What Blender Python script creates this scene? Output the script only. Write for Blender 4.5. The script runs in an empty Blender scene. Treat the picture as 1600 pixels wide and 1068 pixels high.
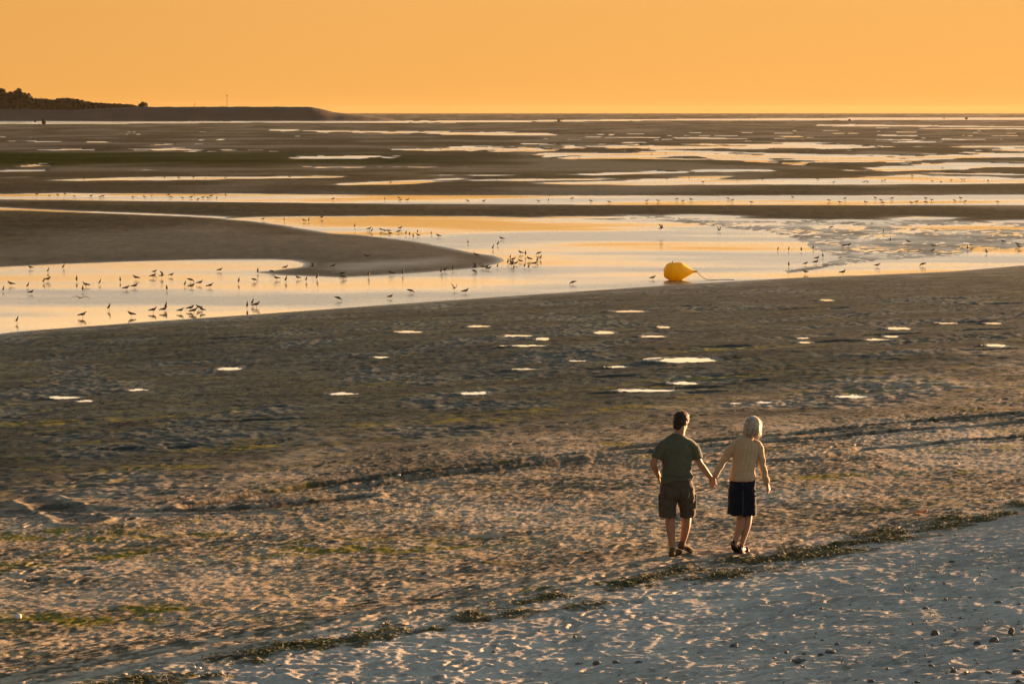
import bpy, bmesh, math, random
import numpy as np
from mathutils import Vector, Matrix
from mathutils import noise as mnoise

random.seed(7)
rng = np.random.default_rng(7)
scn = bpy.context.scene
col = scn.collection

# ------------------------------------------------------------------ camera
CAM_H = 9.7
FPX = 3550.0                      # focal length in pixels of the 1600 px wide photograph
TILT = math.atan((534 - 175) / FPX)
cam_data = bpy.data.cameras.new('camera')
cam_data.sensor_width = 36.0
cam_data.lens = FPX / 1600 * 36.0
cam_data.clip_start = 0.1
cam_data.clip_end = 200000
cam = bpy.data.objects.new('camera', cam_data)
cam.location = (0, 0, CAM_H)
cam.rotation_euler = (math.radians(90) - TILT, 0, 0)
col.objects.link(cam)
scn.camera = cam

# ------------------------------------------------------------------ light
SUN_AZ = math.radians(48)         # to the right of the view direction
SUN_EL = math.radians(3.9)
SUN_DIR = Vector((math.sin(SUN_AZ) * math.cos(SUN_EL), math.cos(SUN_AZ) * math.cos(SUN_EL), math.sin(SUN_EL)))
sd_ = bpy.data.lights.new('sun', 'SUN')
sd_.energy = 5.0
sd_.angle = math.radians(0.6)
sd_.color = (1.0, 0.56, 0.26)
sun = bpy.data.objects.new('sun', sd_)
sun.rotation_euler = SUN_DIR.to_track_quat('Z', 'Y').to_euler()
col.objects.link(sun)

world = bpy.data.worlds.new('World')
scn.world = world
world.use_nodes = True
wn = world.node_tree
for n in list(wn.nodes):
    wn.nodes.remove(n)
def wnode(t, **k):
    n = wn.nodes.new(t)
    for a, b in k.items():
        setattr(n, a, b)
    return n
w_out = wnode('ShaderNodeOutputWorld')
w_bg = wnode('ShaderNodeBackground')
w_bg.inputs['Strength'].default_value = 0.0127
wn.links.new(w_bg.outputs[0], w_out.inputs[0])
w_sky = wnode('ShaderNodeTexSky', sky_type='NISHITA', sun_disc=False)
w_sky.sun_elevation = SUN_EL
w_sky.sun_rotation = SUN_AZ
w_sky.air_density = 1.4
w_sky.dust_density = 3.0
w_sky.ozone_density = 1.5
w_tc = wnode('ShaderNodeTexCoord')
w_sep = wnode('ShaderNodeSeparateXYZ')
wn.links.new(w_tc.outputs['Generated'], w_sep.inputs[0])
# evening haze layer: colour by height above the horizon, thinning out upwards
w_ramp = wnode('ShaderNodeValToRGB')
w_ramp.color_ramp.interpolation = 'LINEAR'
RS = 14.0
stops = [(0.0, (.77, .360, .082)), (0.050, (.745, .362, .092)), (0.070, (1.05, .56, .19)), (0.105, (1.85, 1.24, .66)), (0.156, (1.84, 1.48, 1.04)),
         (0.24, (1.34, 1.24, 1.04)), (0.34, (.82, .79, .70)), (0.50, (.38, .50, .57)), (0.77, (.26, .42, .54)), (1.0, (.21, .39, .55))]
els = w_ramp.color_ramp.elements
while len(els) < len(stops):
    els.new(0.5)
for e, (p, c) in zip(els, stops):
    e.position = p
    e.color = (c[0], c[1], c[2], 1)
wn.links.new(w_sep.outputs['Z'], w_ramp.inputs[0])
w_dot = wnode('ShaderNodeVectorMath', operation='DOT_PRODUCT')
w_dot.inputs[1].default_value = SUN_DIR
wn.links.new(w_tc.outputs['Generated'], w_dot.inputs[0])
w_mr = wnode('ShaderNodeMapRange', interpolation_type='SMOOTHSTEP')
w_mr.inputs['From Min'].default_value = -0.9
w_mr.inputs['From Max'].default_value = 1.15
w_mr.inputs['To Min'].default_value = 0.33
w_mr.inputs['To Max'].default_value = 1.30
wn.links.new(w_dot.outputs['Value'], w_mr.inputs[0])
w_mul = wnode('ShaderNodeVectorMath', operation='SCALE')
wn.links.new(w_ramp.outputs[0], w_mul.inputs[0])
w_mul2 = wnode('ShaderNodeMath', operation='MULTIPLY')
w_mul2.inputs[1].default_value = RS
wn.links.new(w_mr.outputs[0], w_mul2.inputs[0])
wn.links.new(w_mul2.outputs[0], w_mul.inputs['Scale'])
w_fac = wnode('ShaderNodeMapRange', interpolation_type='SMOOTHSTEP')
w_fac.inputs['From Min'].default_value = 0.10
w_fac.inputs['From Max'].default_value = 0.75
w_fac.inputs['To Min'].default_value = 0.0
w_fac.inputs['To Max'].default_value = 0.3
wn.links.new(w_sep.outputs['Z'], w_fac.inputs[0])
w_mix = wnode('ShaderNodeMix', data_type='RGBA')
wn.links.new(w_fac.outputs[0], w_mix.inputs[0])
wn.links.new(w_mul.outputs[0], w_mix.inputs[6])
wn.links.new(w_sky.outputs[0], w_mix.inputs[7])
wn.links.new(w_mix.outputs[2], w_bg.inputs['Color'])

scn.view_settings.view_transform = 'Standard'
scn.view_settings.look = 'None'
scn.view_settings.gamma = 1
scn.view_settings.use_curve_mapping = False
scn.view_settings.exposure = 2.55
scn.render.engine = 'CYCLES'
scn.cycles.use_denoising = True
scn.cycles.max_bounces = 5
scn.cycles.diffuse_bounces = 2
scn.cycles.glossy_bounces = 3
scn.cycles.sample_clamp_indirect = 4.0

# ------------------------------------------------------------------ helpers
CT, ST = math.cos(TILT), math.sin(TILT)
def at(u, v, z=0.0):
    """Point of height z that the photograph shows at pixel (u, v) (arrays allowed)."""
    u = np.asarray(u, float); v = np.asarray(v, float)
    dx = (u - 800) / FPX; dy = -(v - 534) / FPX
    ry = CT + dy * ST; rz = -ST + dy * CT
    t = (z - CAM_H) / rz
    return t * dx, t * ry

def at_dist(u, v, Y):
    dx = (u - 800) / FPX; dy = -(v - 534) / FPX
    ry = CT + dy * ST; rz = -ST + dy * CT
    t = Y / ry
    return t * dx, Y, CAM_H + t * rz

def smooth(a, b, x):
    t = np.clip((np.asarray(x, float) - a) / (b - a), 0, 1)
    return t * t * (3 - 2 * t)

def _hash(ix, iy, seed):
    h = (ix.astype(np.int64) * 374761393 + iy.astype(np.int64) * 668265263 + seed * 974634777) & 0xFFFFFFFF
    h = ((h ^ (h >> 13)) * 1274126177) & 0xFFFFFFFF
    h = h ^ (h >> 16)
    return h
_ang = np.linspace(0, 2 * np.pi, 256, endpoint=False)
_GX, _GY = np.cos(_ang), np.sin(_ang)
def perlin(x, y, seed=0):
    x = np.asarray(x, float); y = np.asarray(y, float)
    ix = np.floor(x); iy = np.floor(y)
    fx = x - ix; fy = y - iy
    ix = ix.astype(np.int64); iy = iy.astype(np.int64)
    u = fx * fx * fx * (fx * (fx * 6 - 15) + 10)
    v = fy * fy * fy * (fy * (fy * 6 - 15) + 10)
    def g(i, j, dx, dy):
        h = _hash(i, j, seed) & 255
        return _GX[h] * dx + _GY[h] * dy
    a = g(ix, iy, fx, fy); b = g(ix + 1, iy, fx - 1, fy)
    c = g(ix, iy + 1, fx, fy - 1); d = g(ix + 1, iy + 1, fx - 1, fy - 1)
    return ((a + (b - a) * u) * (1 - v) + (c + (d - c) * u) * v) * 1.5
def fbm(x, y, octv=3, seed=0, gain=.5, lac=2.03):
    s = 0; a = 1
    for o in range(octv):
        s = s + a * perlin(x, y, seed + o * 17)
        x = x * lac + 3.1; y = y * lac + 7.7; a *= gain
    return s

def tag(o, label=None, cat=None, group=None, kind=None):
    if label: o['label'] = label
    if cat: o['category'] = cat
    if group: o['group'] = group
    if kind: o['kind'] = kind
    return o
def obj(name, mesh, mat=None, parent=None, loc=None):
    o = bpy.data.objects.new(name, mesh)
    col.objects.link(o)
    if mat is not None:
        mesh.materials.clear(); mesh.materials.append(mat)
    if parent is not None: o.parent = parent
    if loc is not None: o.location = loc
    return o
def empty(name, loc):
    o = bpy.data.objects.new(name, None)
    o.empty_display_size = .2
    o.location = loc
    col.objects.link(o)
    return o
def pymesh(name, verts, faces, sm=True):
    m = bpy.data.meshes.new(name)
    m.from_pydata([tuple(v) for v in verts], [], [tuple(int(i) for i in f) for f in faces])
    m.update()
    if sm:
        m.polygons.foreach_set('use_smooth', np.ones(len(m.polygons), bool))
    return m
def npmesh(name, V, Q, sm=True):
    """V (n,3), Q (m,k) same-size faces."""
    V = np.ascontiguousarray(V, np.float32); Q = np.ascontiguousarray(Q, np.int32)
    k = Q.shape[1]
    m = bpy.data.meshes.new(name)
    m.vertices.add(len(V)); m.vertices.foreach_set('co', V.ravel())
    m.loops.add(Q.size); m.loops.foreach_set('vertex_index', Q.ravel())
    m.polygons.add(len(Q))
    m.polygons.foreach_set('loop_start', np.arange(0, Q.size, k, dtype=np.int32))
    m.polygons.foreach_set('loop_total', np.full(len(Q), k, np.int32))
    m.polygons.foreach_set('use_smooth', np.full(len(Q), sm, bool))
    m.update(calc_edges=True)
    return m

# ------------------------------------------------------------------ materials
def new_mat(name):
    m = bpy.data.materials.new(name)
    m.use_nodes = True
    nt = m.node_tree
    b = nt.nodes['Principled BSDF']
    return m, nt, b
def simple(name, c, rough=.7, spec=.4, var=.15, scale=20, bump=0.0, bscale=60, sss=0, coords='Object', bdist=.01):
    m, nt, b = new_mat(name)
    tc = nt.nodes.new('ShaderNodeTexCoord')
    nz = nt.nodes.new('ShaderNodeTexNoise'); nz.inputs['Scale'].default_value = scale; nz.inputs['Detail'].default_value = 4
    nt.links.new(tc.outputs[coords], nz.inputs['Vector'])
    mr = nt.nodes.new('ShaderNodeMapRange')
    mr.inputs['From Min'].default_value = .25; mr.inputs['From Max'].default_value = .75
    mr.inputs['To Min'].default_value = 1 - var; mr.inputs['To Max'].default_value = 1 + var
    nt.links.new(nz.outputs['Fac'], mr.inputs[0])
    sc = nt.nodes.new('ShaderNodeVectorMath'); sc.operation = 'SCALE'; sc.inputs[0].default_value = c
    nt.links.new(mr.outputs[0], sc.inputs['Scale'])
    nt.links.new(sc.outputs[0], b.inputs['Base Color'])
    b.inputs['Roughness'].default_value = rough
    b.inputs['Specular IOR Level'].default_value = spec
    if bump:
        n2 = nt.nodes.new('ShaderNodeTexNoise'); n2.inputs['Scale'].default_value = bscale; n2.inputs['Detail'].default_value = 5
        nt.links.new(tc.outputs[coords], n2.inputs['Vector'])
        bp = nt.nodes.new('ShaderNodeBump'); bp.inputs['Strength'].default_value = bump; bp.inputs['Distance'].default_value = bdist
        nt.links.new(n2.outputs['Fac'], bp.inputs['Height'])
        nt.links.new(bp.outputs[0], b.inputs['Normal'])
    return m

def sand_material():
    m, nt, b = new_mat('sand')
    L = nt.links.new
    at_c = nt.nodes.new('ShaderNodeAttribute'); at_c.attribute_name = 'tint'
    at_w = nt.nodes.new('ShaderNodeAttribute'); at_w.attribute_name = 'wet'
    geo = nt.nodes.new('ShaderNodeNewGeometry')
    n1 = nt.nodes.new('ShaderNodeTexNoise'); n1.inputs['Scale'].default_value = 22; n1.inputs['Detail'].default_value = 5; n1.inputs['Roughness'].default_value = .65
    L(geo.outputs['Position'], n1.inputs['Vector'])
    n2 = nt.nodes.new('ShaderNodeTexNoise'); n2.inputs['Scale'].default_value = 2.2; n2.inputs['Detail'].default_value = 4
    L(geo.outputs['Position'], n2.inputs['Vector'])
    mr = nt.nodes.new('ShaderNodeMapRange'); mr.inputs['From Min'].default_value = .3; mr.inputs['From Max'].default_value = .7
    mr.inputs['To Min'].default_value = .78; mr.inputs['To Max'].default_value = 1.2
    L(n1.outputs['Fac'], mr.inputs[0])
    mr2 = nt.nodes.new('ShaderNodeMapRange'); mr2.inputs['From Min'].default_value = .3; mr2.inputs['From Max'].default_value = .7
    mr2.inputs['To Min'].default_value = .85; mr2.inputs['To Max'].default_value = 1.15
    L(n2.outputs['Fac'], mr2.inputs[0])
    mu = nt.nodes.new('ShaderNodeMath'); mu.operation = 'MULTIPLY'
    L(mr.outputs[0], mu.inputs[0]); L(mr2.outputs[0], mu.inputs[1])
    sc = nt.nodes.new('ShaderNodeVectorMath'); sc.operation = 'SCALE'
    L(at_c.outputs['Color'], sc.inputs[0]); L(mu.outputs[0], sc.inputs['Scale'])
    L(sc.outputs[0], b.inputs['Base Color'])
    ro = nt.nodes.new('ShaderNodeMapRange'); ro.inputs['To Min'].default_value = .92; ro.inputs['To Max'].default_value = .16
    L(at_w.outputs['Fac'], ro.inputs[0]); L(ro.outputs[0], b.inputs['Roughness'])
    pw = nt.nodes.new('ShaderNodeMath'); pw.operation = 'POWER'; pw.inputs[1].default_value = 1.6; L(at_w.outputs['Fac'], pw.inputs[0])
    sp = nt.nodes.new('ShaderNodeMapRange'); sp.inputs['To Min'].default_value = .0; sp.inputs['To Max'].default_value = .5
    L(pw.outputs[0], sp.inputs[0]); L(sp.outputs[0], b.inputs['Specular IOR Level'])
    n3 = nt.nodes.new('ShaderNodeTexNoise'); n3.inputs['Scale'].default_value = 30; n3.inputs['Detail'].default_value = 4; n3.inputs['Roughness'].default_value = .6
    L(geo.outputs['Position'], n3.inputs['Vector'])
    bp = nt.nodes.new('ShaderNodeBump'); bp.inputs['Distance'].default_value = .012
    bs = nt.nodes.new('ShaderNodeMapRange'); bs.inputs['To Min'].default_value = .8; bs.inputs['To Max'].default_value = .12
    L(at_w.outputs['Fac'], bs.inputs[0]); L(bs.outputs[0], bp.inputs['Strength'])
    L(n3.outputs['Fac'], bp.inputs['Height']); L(bp.outputs[0], b.inputs['Normal'])
    return m

def water_material(name, ripple=1.0, lo=.02, hi=.16):
    m, nt, b = new_mat(name)
    L = nt.links.new
    b.inputs['Base Color'].default_value = (.045, .045, .035, 1)
    b.inputs['IOR'].default_value = 1.36
    b.inputs['Specular IOR Level'].default_value = .8
    geo = nt.nodes.new('ShaderNodeNewGeometry')
    # wind-ruffled patches, drawn out along the flow
    mp = nt.nodes.new('ShaderNodeMapping'); mp.inputs['Scale'].default_value = (.03, .075, 1); mp.inputs['Rotation'].default_value = (0, 0, math.radians(-14))
    L(geo.outputs['Position'], mp.inputs['Vector'])
    n0 = nt.nodes.new('ShaderNodeTexNoise'); n0.inputs['Scale'].default_value = 1; n0.inputs['Detail'].default_value = 3
    L(mp.outputs[0], n0.inputs['Vector'])
    pr = nt.nodes.new('ShaderNodeMapRange'); pr.interpolation_type = 'SMOOTHSTEP'
    pr.inputs['From Min'].default_value = .36; pr.inputs['From Max'].default_value = .60
    pr.inputs['To Min'].default_value = 0; pr.inputs['To Max'].default_value = 1
    L(n0.outputs['Fac'], pr.inputs[0])
    rr = nt.nodes.new('ShaderNodeMapRange'); rr.inputs['To Min'].default_value = lo; rr.inputs['To Max'].default_value = hi
    L(pr.outputs[0], rr.inputs[0]); L(rr.outputs[0], b.inputs['Roughness'])
    n1 = nt.nodes.new('ShaderNodeTexNoise'); n1.inputs['Scale'].default_value = 5.0; n1.inputs['Detail'].default_value = 3
    L(geo.outputs['Position'], n1.inputs['Vector'])
    bs = nt.nodes.new('ShaderNodeMapRange'); bs.inputs['To Min'].default_value = .04 * ripple; bs.inputs['To Max'].default_value = .42 * ripple
    L(pr.outputs[0], bs.inputs[0])
    bp = nt.nodes.new('ShaderNodeBump'); bp.inputs['Distance'].default_value = .05
    L(bs.outputs[0], bp.inputs['Strength']); L(n1.outputs['Fac'], bp.inputs['Height']); L(bp.outputs[0], b.inputs['Normal'])
    return m

def sheen(m, w, r=.35, c=(1, 1, 1)):
    b = m.node_tree.nodes['Principled BSDF']
    b.inputs['Sheen Weight'].default_value = w; b.inputs['Sheen Roughness'].default_value = r; b.inputs['Sheen Tint'].default_value = (*c, 1)
    return m
M_sand = sand_material()
M_water = water_material('shallow_water', 1.9, .03, .28)
M_puddle = water_material('puddle_water', .10, .01, .04)

# ------------------------------------------------------------------ the shape of the bay
SN = (-math.sin(math.radians(40)), math.cos(math.radians(40)))     # unit vector from the beach towards the flats
ST_ = (math.cos(math.radians(40)), math.sin(math.radians(40)))     # along the shore
S_EDGE_PX = [(-250, 546), (0, 516), (200, 501), (400, 487.5), (600, 473), (730, 464), (900, 452.5), (1040, 443), (1200, 434), (1300, 430.5), (1450, 424), (1600, 411), (1850, 392)]
_ex, _ey = at([p[0] for p in S_EDGE_PX], [p[1] for p in S_EDGE_PX], 0)
E_T = _ex * ST_[0] + _ey * ST_[1]; E_S = _ex * SN[0] + _ey * SN[1]
def beach_d(x, y):
    s = x * SN[0] + y * SN[1]; t = x * ST_[0] + y * ST_[1]
    return np.interp(t, E_T, E_S) - s                    # metres up the beach from the water's edge
D_WRACK = 69.7
UP_SLOPE = .15
def beach_z(d):
    low = 4.3 / D_WRACK * d
    # small steep berm just below the wrack line, then the dry upper beach
    berm = .13 * smooth(D_WRACK - 2.0, D_WRACK - 0.7, d) - .13 * smooth(D_WRACK - 14, D_WRACK - 2.2, d)
    up = np.maximum(d - D_WRACK, 0)
    return low + berm + (UP_SLOPE - 4.3 / D_WRACK) * np.sqrt(up * up + .3) - (UP_SLOPE - 4.3 / D_WRACK) * .5477

WATER_PX = [
 # the S-shaped channel
 [(-260, 560), (-260, 428), (0, 417.5), (100, 412.5), (200, 409), (300, 406.2), (350, 405.3), (425, 405.3), (457, 407), (474, 411.5), (470, 417), (430, 422), (395, 425.5), (440, 430), (537, 433.5), (600, 430), (650, 427), (700, 423), (750, 418.5), (772, 413.5), (787, 408), (785, 404), (770, 399), (737, 394.5), (700, 386.5), (650, 377), (600, 371), (562, 367), (522, 365), (500, 361.5), (465, 356), (445, 352), (400, 346), (350, 341.8), (400, 339.4), (450, 338.6), (600, 337.6), (750, 338.2), (900, 342), (960, 343.5), (1000, 342), (1060, 347), (1112, 353.5), (1180, 361), (1232, 369), (1259, 380), (1272, 391), (1299, 399), (1307, 405.5), (1284, 412), (1258, 418), (1225, 423), (1230, 427), (1270, 422), (1311, 415), (1356, 409), (1412, 404.5), (1487, 399.5), (1532, 394), (1600, 386), (1860, 372), (1860, 420), (1600, 431), (1300, 444), (800, 480), (300, 520)],
 # thin stream left of it
 [(-260, 322.5), (0, 324), (30, 326), (100, 329.2), (200, 332.6), (300, 336.4), (352, 339.2), (352, 341.4), (300, 338.4), (200, 334.4), (100, 330.9), (35, 328.6), (0, 328.6), (-260, 328)],
 [(-260, 302.5), (0, 303.8), (110, 302), (400, 303), (600, 305.2), (1000, 306), (1400, 305.5), (1600, 304.2), (1900, 303), (1900, 320.5), (1600, 320.6), (1000, 320.2), (600, 318), (400, 316), (200, 313.6), (0, 311.6), (-260, 309.5)],
 [(523, 287.4), (580, 284.5), (680, 280.4), (715, 278.4), (722, 279.2), (690, 282.8), (655, 287.2), (600, 289), (530, 288.8)],
 [(700, 273.6), (800, 272.5), (900, 270.2), (1000, 268.8), (1110, 266.8), (1115, 269), (1020, 272), (900, 274.2), (800, 275), (720, 275)],
 [(728, 281), (860, 279.4), (930, 278.8), (940, 281), (820, 282.8), (735, 282.6)],
 [(850, 285.8), (960, 283), (1040, 277.5), (1120, 275), (1146, 275.2), (1140, 277.5), (1085, 281), (1130, 281.5), (1250, 280), (1340, 278), (1370, 275.2), (1378, 272.2), (1430, 273), (1500, 275.5), (1600, 278.5), (1900, 281), (1900, 286), (1600, 287), (1370, 288), (1200, 288.6), (1000, 289), (890, 288.5)],
 [(1440, 269.8), (1530, 270.8), (1640, 272), (1640, 274.2), (1540, 273), (1450, 271.6)],
 [(1334, 266), (1430, 257.5), (1400, 255), (1500, 253.8), (1600, 255), (1900, 256), (1900, 260), (1600, 261), (1500, 263), (1440, 267), (1380, 267.8)],
 [(990, 268.8), (1090, 264.6), (1200, 265.2), (1195, 267), (1100, 268.4)],
 [(1148, 272.5), (1172, 271.5), (1170, 274), (1150, 274.2)],
 [(790, 245), (840, 240.2), (900, 238), (980, 236), (1050, 234.4), (1120, 236), (1240, 240.2), (1300, 241), (1420, 243), (1470, 242), (1520, 239), (1600, 237.2), (1900, 236), (1900, 244), (1600, 246.5), (1500, 247), (1420, 252.2), (1300, 253.4), (1250, 255), (1170, 252.4), (1100, 249.4), (1000, 248.6), (880, 248.8)],
 [(590, 234), (680, 229.8), (760, 227.8), (840, 231), (900, 232.4), (870, 236), (800, 237), (720, 236), (620, 236.2)],
 [(865, 230), (950, 227.4), (1060, 226), (1140, 223.6), (1260, 222.2), (1350, 224.6), (1400, 228), (1390, 230.4), (1300, 232), (1100, 233.4), (950, 232.4)],
 [(1480, 228), (1600, 227.8), (1900, 228), (1900, 232), (1600, 231.2), (1500, 231)],
 [(410, 244.6), (500, 243.4), (620, 245.2), (628, 247), (560, 248.6), (430, 248)],
 [(500, 243.4), (610, 243.4), (625, 245.6), (545, 246)],
 [(60, 233.6), (250, 232.4), (430, 235), (400, 236.2), (250, 235), (100, 235.2)],
 [(420, 201.8), (500, 204), (640, 205), (750, 206), (870, 208), (912, 210.5), (870, 212), (750, 211.6), (650, 210.2), (560, 207.6), (430, 205.6)],
 [(860, 213.5), (960, 214.2), (1100, 215), (1260, 217.2), (1255, 218.4), (1120, 217.4), (960, 215.4)],
 [(-300, 188.8), (0, 189.4), (200, 189.8), (400, 189.6), (600, 189), (800, 188), (1000, 186.4), (1300, 184.3), (1600, 183.8), (1900, 183.6), (1900, 187.2), (1600, 187.6), (1300, 188), (1000, 188.8), (800, 191), (600, 192.4), (400, 191.6), (200, 193.5), (0, 194.2), (-300, 194.4)],
 [(1250, 195), (1330, 194.4), (1450, 196.2), (1700, 198), (1700, 199.6), (1400, 198), (1280, 197)],
 [(1380, 200), (1500, 200.4), (1700, 201.4), (1700, 202.6), (1500, 201.8)],
 [(0, 220.6), (100, 220.3), (190, 221.4), (100, 222.4), (0, 222.2)],
 [(440, 222.8), (525, 223.2), (520, 224.4), (450, 224.2)],
 [(-40, 266.4), (85, 265.3), (88, 267), (0, 267.7)],
 [(218, 264), (242, 263.6), (241, 266), (222, 266.2)],
 [(70, 281), (180, 278), (260, 276.2), (420, 276.8), (525, 275.2), (525, 277.2), (400, 279.4), (250, 281.6), (80, 282.4)],
 [(-100, 277.2), (20, 277.4), (22, 278.8), (-100, 279)],
 [(490, 260.6), (560, 259.8), (565, 261.6), (500, 262.4)],
 [(640, 261.4), (700, 260.4), (704, 262), (650, 263)],
 # pools on the wet sand at the right
 [(1037, 337), (1075, 335), (1110, 335.5), (1162, 338), (1155, 340.2), (1100, 341), (1050, 340)],
 [(1112, 343.2), (1160, 341.5), (1265, 343), (1240, 345.5), (1130, 345)],
 [(1287, 344.2), (1330, 343), (1368, 344), (1360, 346), (1300, 346)],
 [(1390, 341.4), (1430, 338.4), (1492, 340), (1480, 343), (1400, 343.6)],
 [(1260, 353), (1290, 351.4), (1355, 353), (1350, 357), (1320, 358.2), (1270, 355.6)],
 [(1390, 354), (1435, 352.4), (1438, 355), (1395, 355.6)],
 [(1510, 349), (1560, 348.4), (1556, 351), (1520, 351.2)],
 [(1545, 345), (1600, 344), (1700, 344), (1700, 348), (1600, 348), (1550, 347.6)],
 [(1475, 356.4), (1520, 354), (1640, 356), (1640, 358.4), (1500, 358.4)],
 [(1480, 361.6), (1515, 360.6), (1513, 363)],
 [(1160, 349), (1220, 347.6), (1231, 351), (1190, 353)],
 [(1395, 360.8), (1438, 360.2), (1436, 362.6), (1400, 362.8)],
 [(840, 340), (870, 338.6), (960, 338.4), (1000, 339.6), (940, 341.6), (880, 341.6)],
]
def ground_poly(px, n=1):
    a = np.array(px, float)
    x, y = at(a[:, 0], a[:, 1], 0)
    return np.stack([x, y], 1)
def sdist(px, py, poly):
    """Signed distance, negative inside."""
    d2 = np.full(px.shape, 1e18); inside = np.zeros(px.shape, bool)
    n = len(poly)
    for i in range(n):
        ax, ay = poly[i]; bx, by = poly[(i + 1) % n]
        ex, ey = bx - ax, by - ay
        wx, wy = px - ax, py - ay
        t = np.clip((wx * ex + wy * ey) / (ex * ex + ey * ey + 1e-12), 0, 1)
        qx = wx - ex * t; qy = wy - ey * t
        d2 = np.minimum(d2, qx * qx + qy * qy)
        c = ((ay > py) != (by > py)) & (px < (bx - ax) * (py - ay) / (by - ay + 1e-12) + ax)
        inside ^= c
    d = np.sqrt(d2)
    return np.where(inside, -d, d)
def px_field(X, Y, polys, margin):
    out = np.full(X.shape, float(margin))
    for pp in polys:
        P = ground_poly(pp)
        x0, y0 = P.min(0) - margin; x1, y1 = P.max(0) + margin
        m = (X > x0) & (X < x1) & (Y > y0) & (Y < y1)
        if m.any():
            out[m] = np.minimum(out[m], sdist(X[m], Y[m], P))
    return out

# puddles on the beach: centre u, v, half width and half height in photograph pixels, water depth
PUDDLES = [(101, 621, 31, 2.2), (133, 626.5, 16, 1.6), (358, 576, 24, 2.2), (217, 609, 22, 1.6), (536, 615, 28, 2.2), (740, 614, 31, 2.4),
 (596, 558, 18, 1.5), (640, 518.5, 26, 1.5), (748, 510, 24, 1.4), (812, 524.5, 36, 1.6), (848, 529.5, 16, 2.2), (828, 540, 44, 1.4),
 (946, 519.5, 24, 2.4), (985, 486.5, 38, 1.4), (1022, 525.5, 28, 1.8), (1037, 511, 14, 1.5), (824, 576.5, 34, 1.6), (902, 563.5, 22, 1.6),
 (966, 573, 22, 1.7), (1072, 562.5, 68, 5.2), (1070, 598.5, 34, 3.0), (1012, 610, 66, 2.6), (1293, 469, 17, 1.4), (1404, 513, 28, 2.2),
 (1255, 528, 15, 1.3), (1257, 535, 16, 1.3), (1393, 525.5, 20, 1.8), (1372, 530.5, 32, 1.6), (1196, 628.5, 22, 1.7), (1330, 619.5, 38, 3.2),
 (1558, 539.5, 26, 2.8), (1552, 505, 22, 1.6), (1478, 505, 20, 1.2), (1150, 630, 14, 1.0)]
HOLLOWS = [(410, 655, 46, 3.0), (705, 492.5, 44, 1.8), (1510, 503, 62, 2.6), (1560, 474.5, 50, 1.8), (1530, 514.5, 60, 2.6), (1385, 522, 54, 2.2),
 (1100, 612, 34, 3), (1090, 605, 40, 3), (1180, 594, 22, 2.4), (1310, 481, 20, 1.8), (1240, 482, 30, 1.4), (1300, 533, 50, 2.0), (1560, 545, 40, 2),
 (350, 528, 36, 1.6), (195, 702, 30, 4), (285, 697, 26, 4), (1130, 541, 40, 2), (1070, 478, 40, 1.4), (120, 888, 18, 3), (60, 905, 24, 4), (960, 588, 40, 2.2)]
# strips of yellow-green algae: centre, half width, half height
ALGAE = [(90, 660, 120, 6), (240, 650, 80, 4), (620, 601, 70, 4), (520, 608, 40, 3), (1460, 604, 150, 5), (1540, 609, 110, 4), (1450, 592, 120, 3),
 (1130, 545, 130, 6), (1000, 605, 60, 4), (700, 658, 150, 8), (240, 730, 130, 7), (950, 694, 70, 6), (1280, 745, 140, 8), (1100, 590, 160, 6),
 (60, 835, 130, 14), (230, 838, 120, 12), (1560, 640, 80, 4), (420, 698, 120, 6), (1330, 612, 100, 5), (160, 870, 160, 20), (900, 640, 200, 8), (560, 855, 240, 25), (1540, 700, 120, 8), (180, 960, 180, 25)]
TRACKS = [[(300, 790), (400, 772), (500, 757), (620, 743), (750, 728), (880, 712), (1000, 697.5), (1200, 682), (1300, 672), (1400, 662), (1500, 653.5), (1650, 643)],
 [(560, 760), (700, 742), (800, 731), (900, 718), (1000, 707), (1200, 690), (1350, 678), (1500, 668), (1650, 655)],
 [(1120, 724), (1200, 721), (1290, 715), (1360, 702), (1460, 694), (1650, 677)],
 [(20, 800), (90, 792), (170, 800), (270, 798), (420, 792), (560, 776)],
 [(60, 780), (95, 796), (130, 815)]]
WRACK_PX = [(90, 1085), (200, 1060), (330, 1040), (450, 1014), (560, 990), (700, 972), (800, 954), (920, 932), (1000, 914), (1090, 900), (1200, 882), (1300, 858), (1400, 838), (1480, 822), (1600, 797), (1700, 776)]
WRACK_W = [(90, .12), (200, .3), (330, .22), (430, .32), (520, .38), (600, .25), (700, .16), (780, .25), (830, .4), (890, .55), (940, .5), (985, .18), (1020, .5), (1080, .6), (1150, .75), (1215, .45), (1260, .3), (1310, .75), (1360, .7), (1420, .45), (1480, .35), (1540, .3), (1600, .4), (1700, .4)]

def beach_at(u, v):
    """Point of the smooth beach at a pixel."""
    z = 2.0
    for _ in range(40):
        x, y = at(u, v, z)
        z = .5 * z + .5 * max(0.0, float(beach_z(beach_d(np.array([x]), np.array([y])))[0]))
    return float(x), float(y), float(z)
def blob_list(src):
    out = []
    for (u, v, hw, hh) in src:
        hh = hh * .62
        x, y, z = beach_at(u, v)
        xl, yl, _ = beach_at(u - hw, v); xr, yr, _ = beach_at(u + hw, v)
        xt, yt, _ = beach_at(u, v - hh); xb, yb, _ = beach_at(u, v + hh)
        out.append((x, y, z, .5 * abs(xr - xl), .5 * abs(yt - yb)))
    return out
PUD = [(a, b, c, d * .76, e * .88) for a, b, c, d, e in blob_list(PUDDLES)]; HOL = blob_list(HOLLOWS); ALG = blob_list(ALGAE)
def line_beach(px):
    return np.array([beach_at(u, v)[:2] for u, v in px])
TRK = [line_beach(t) for t in TRACKS]
WRK = line_beach(WRACK_PX)
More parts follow.
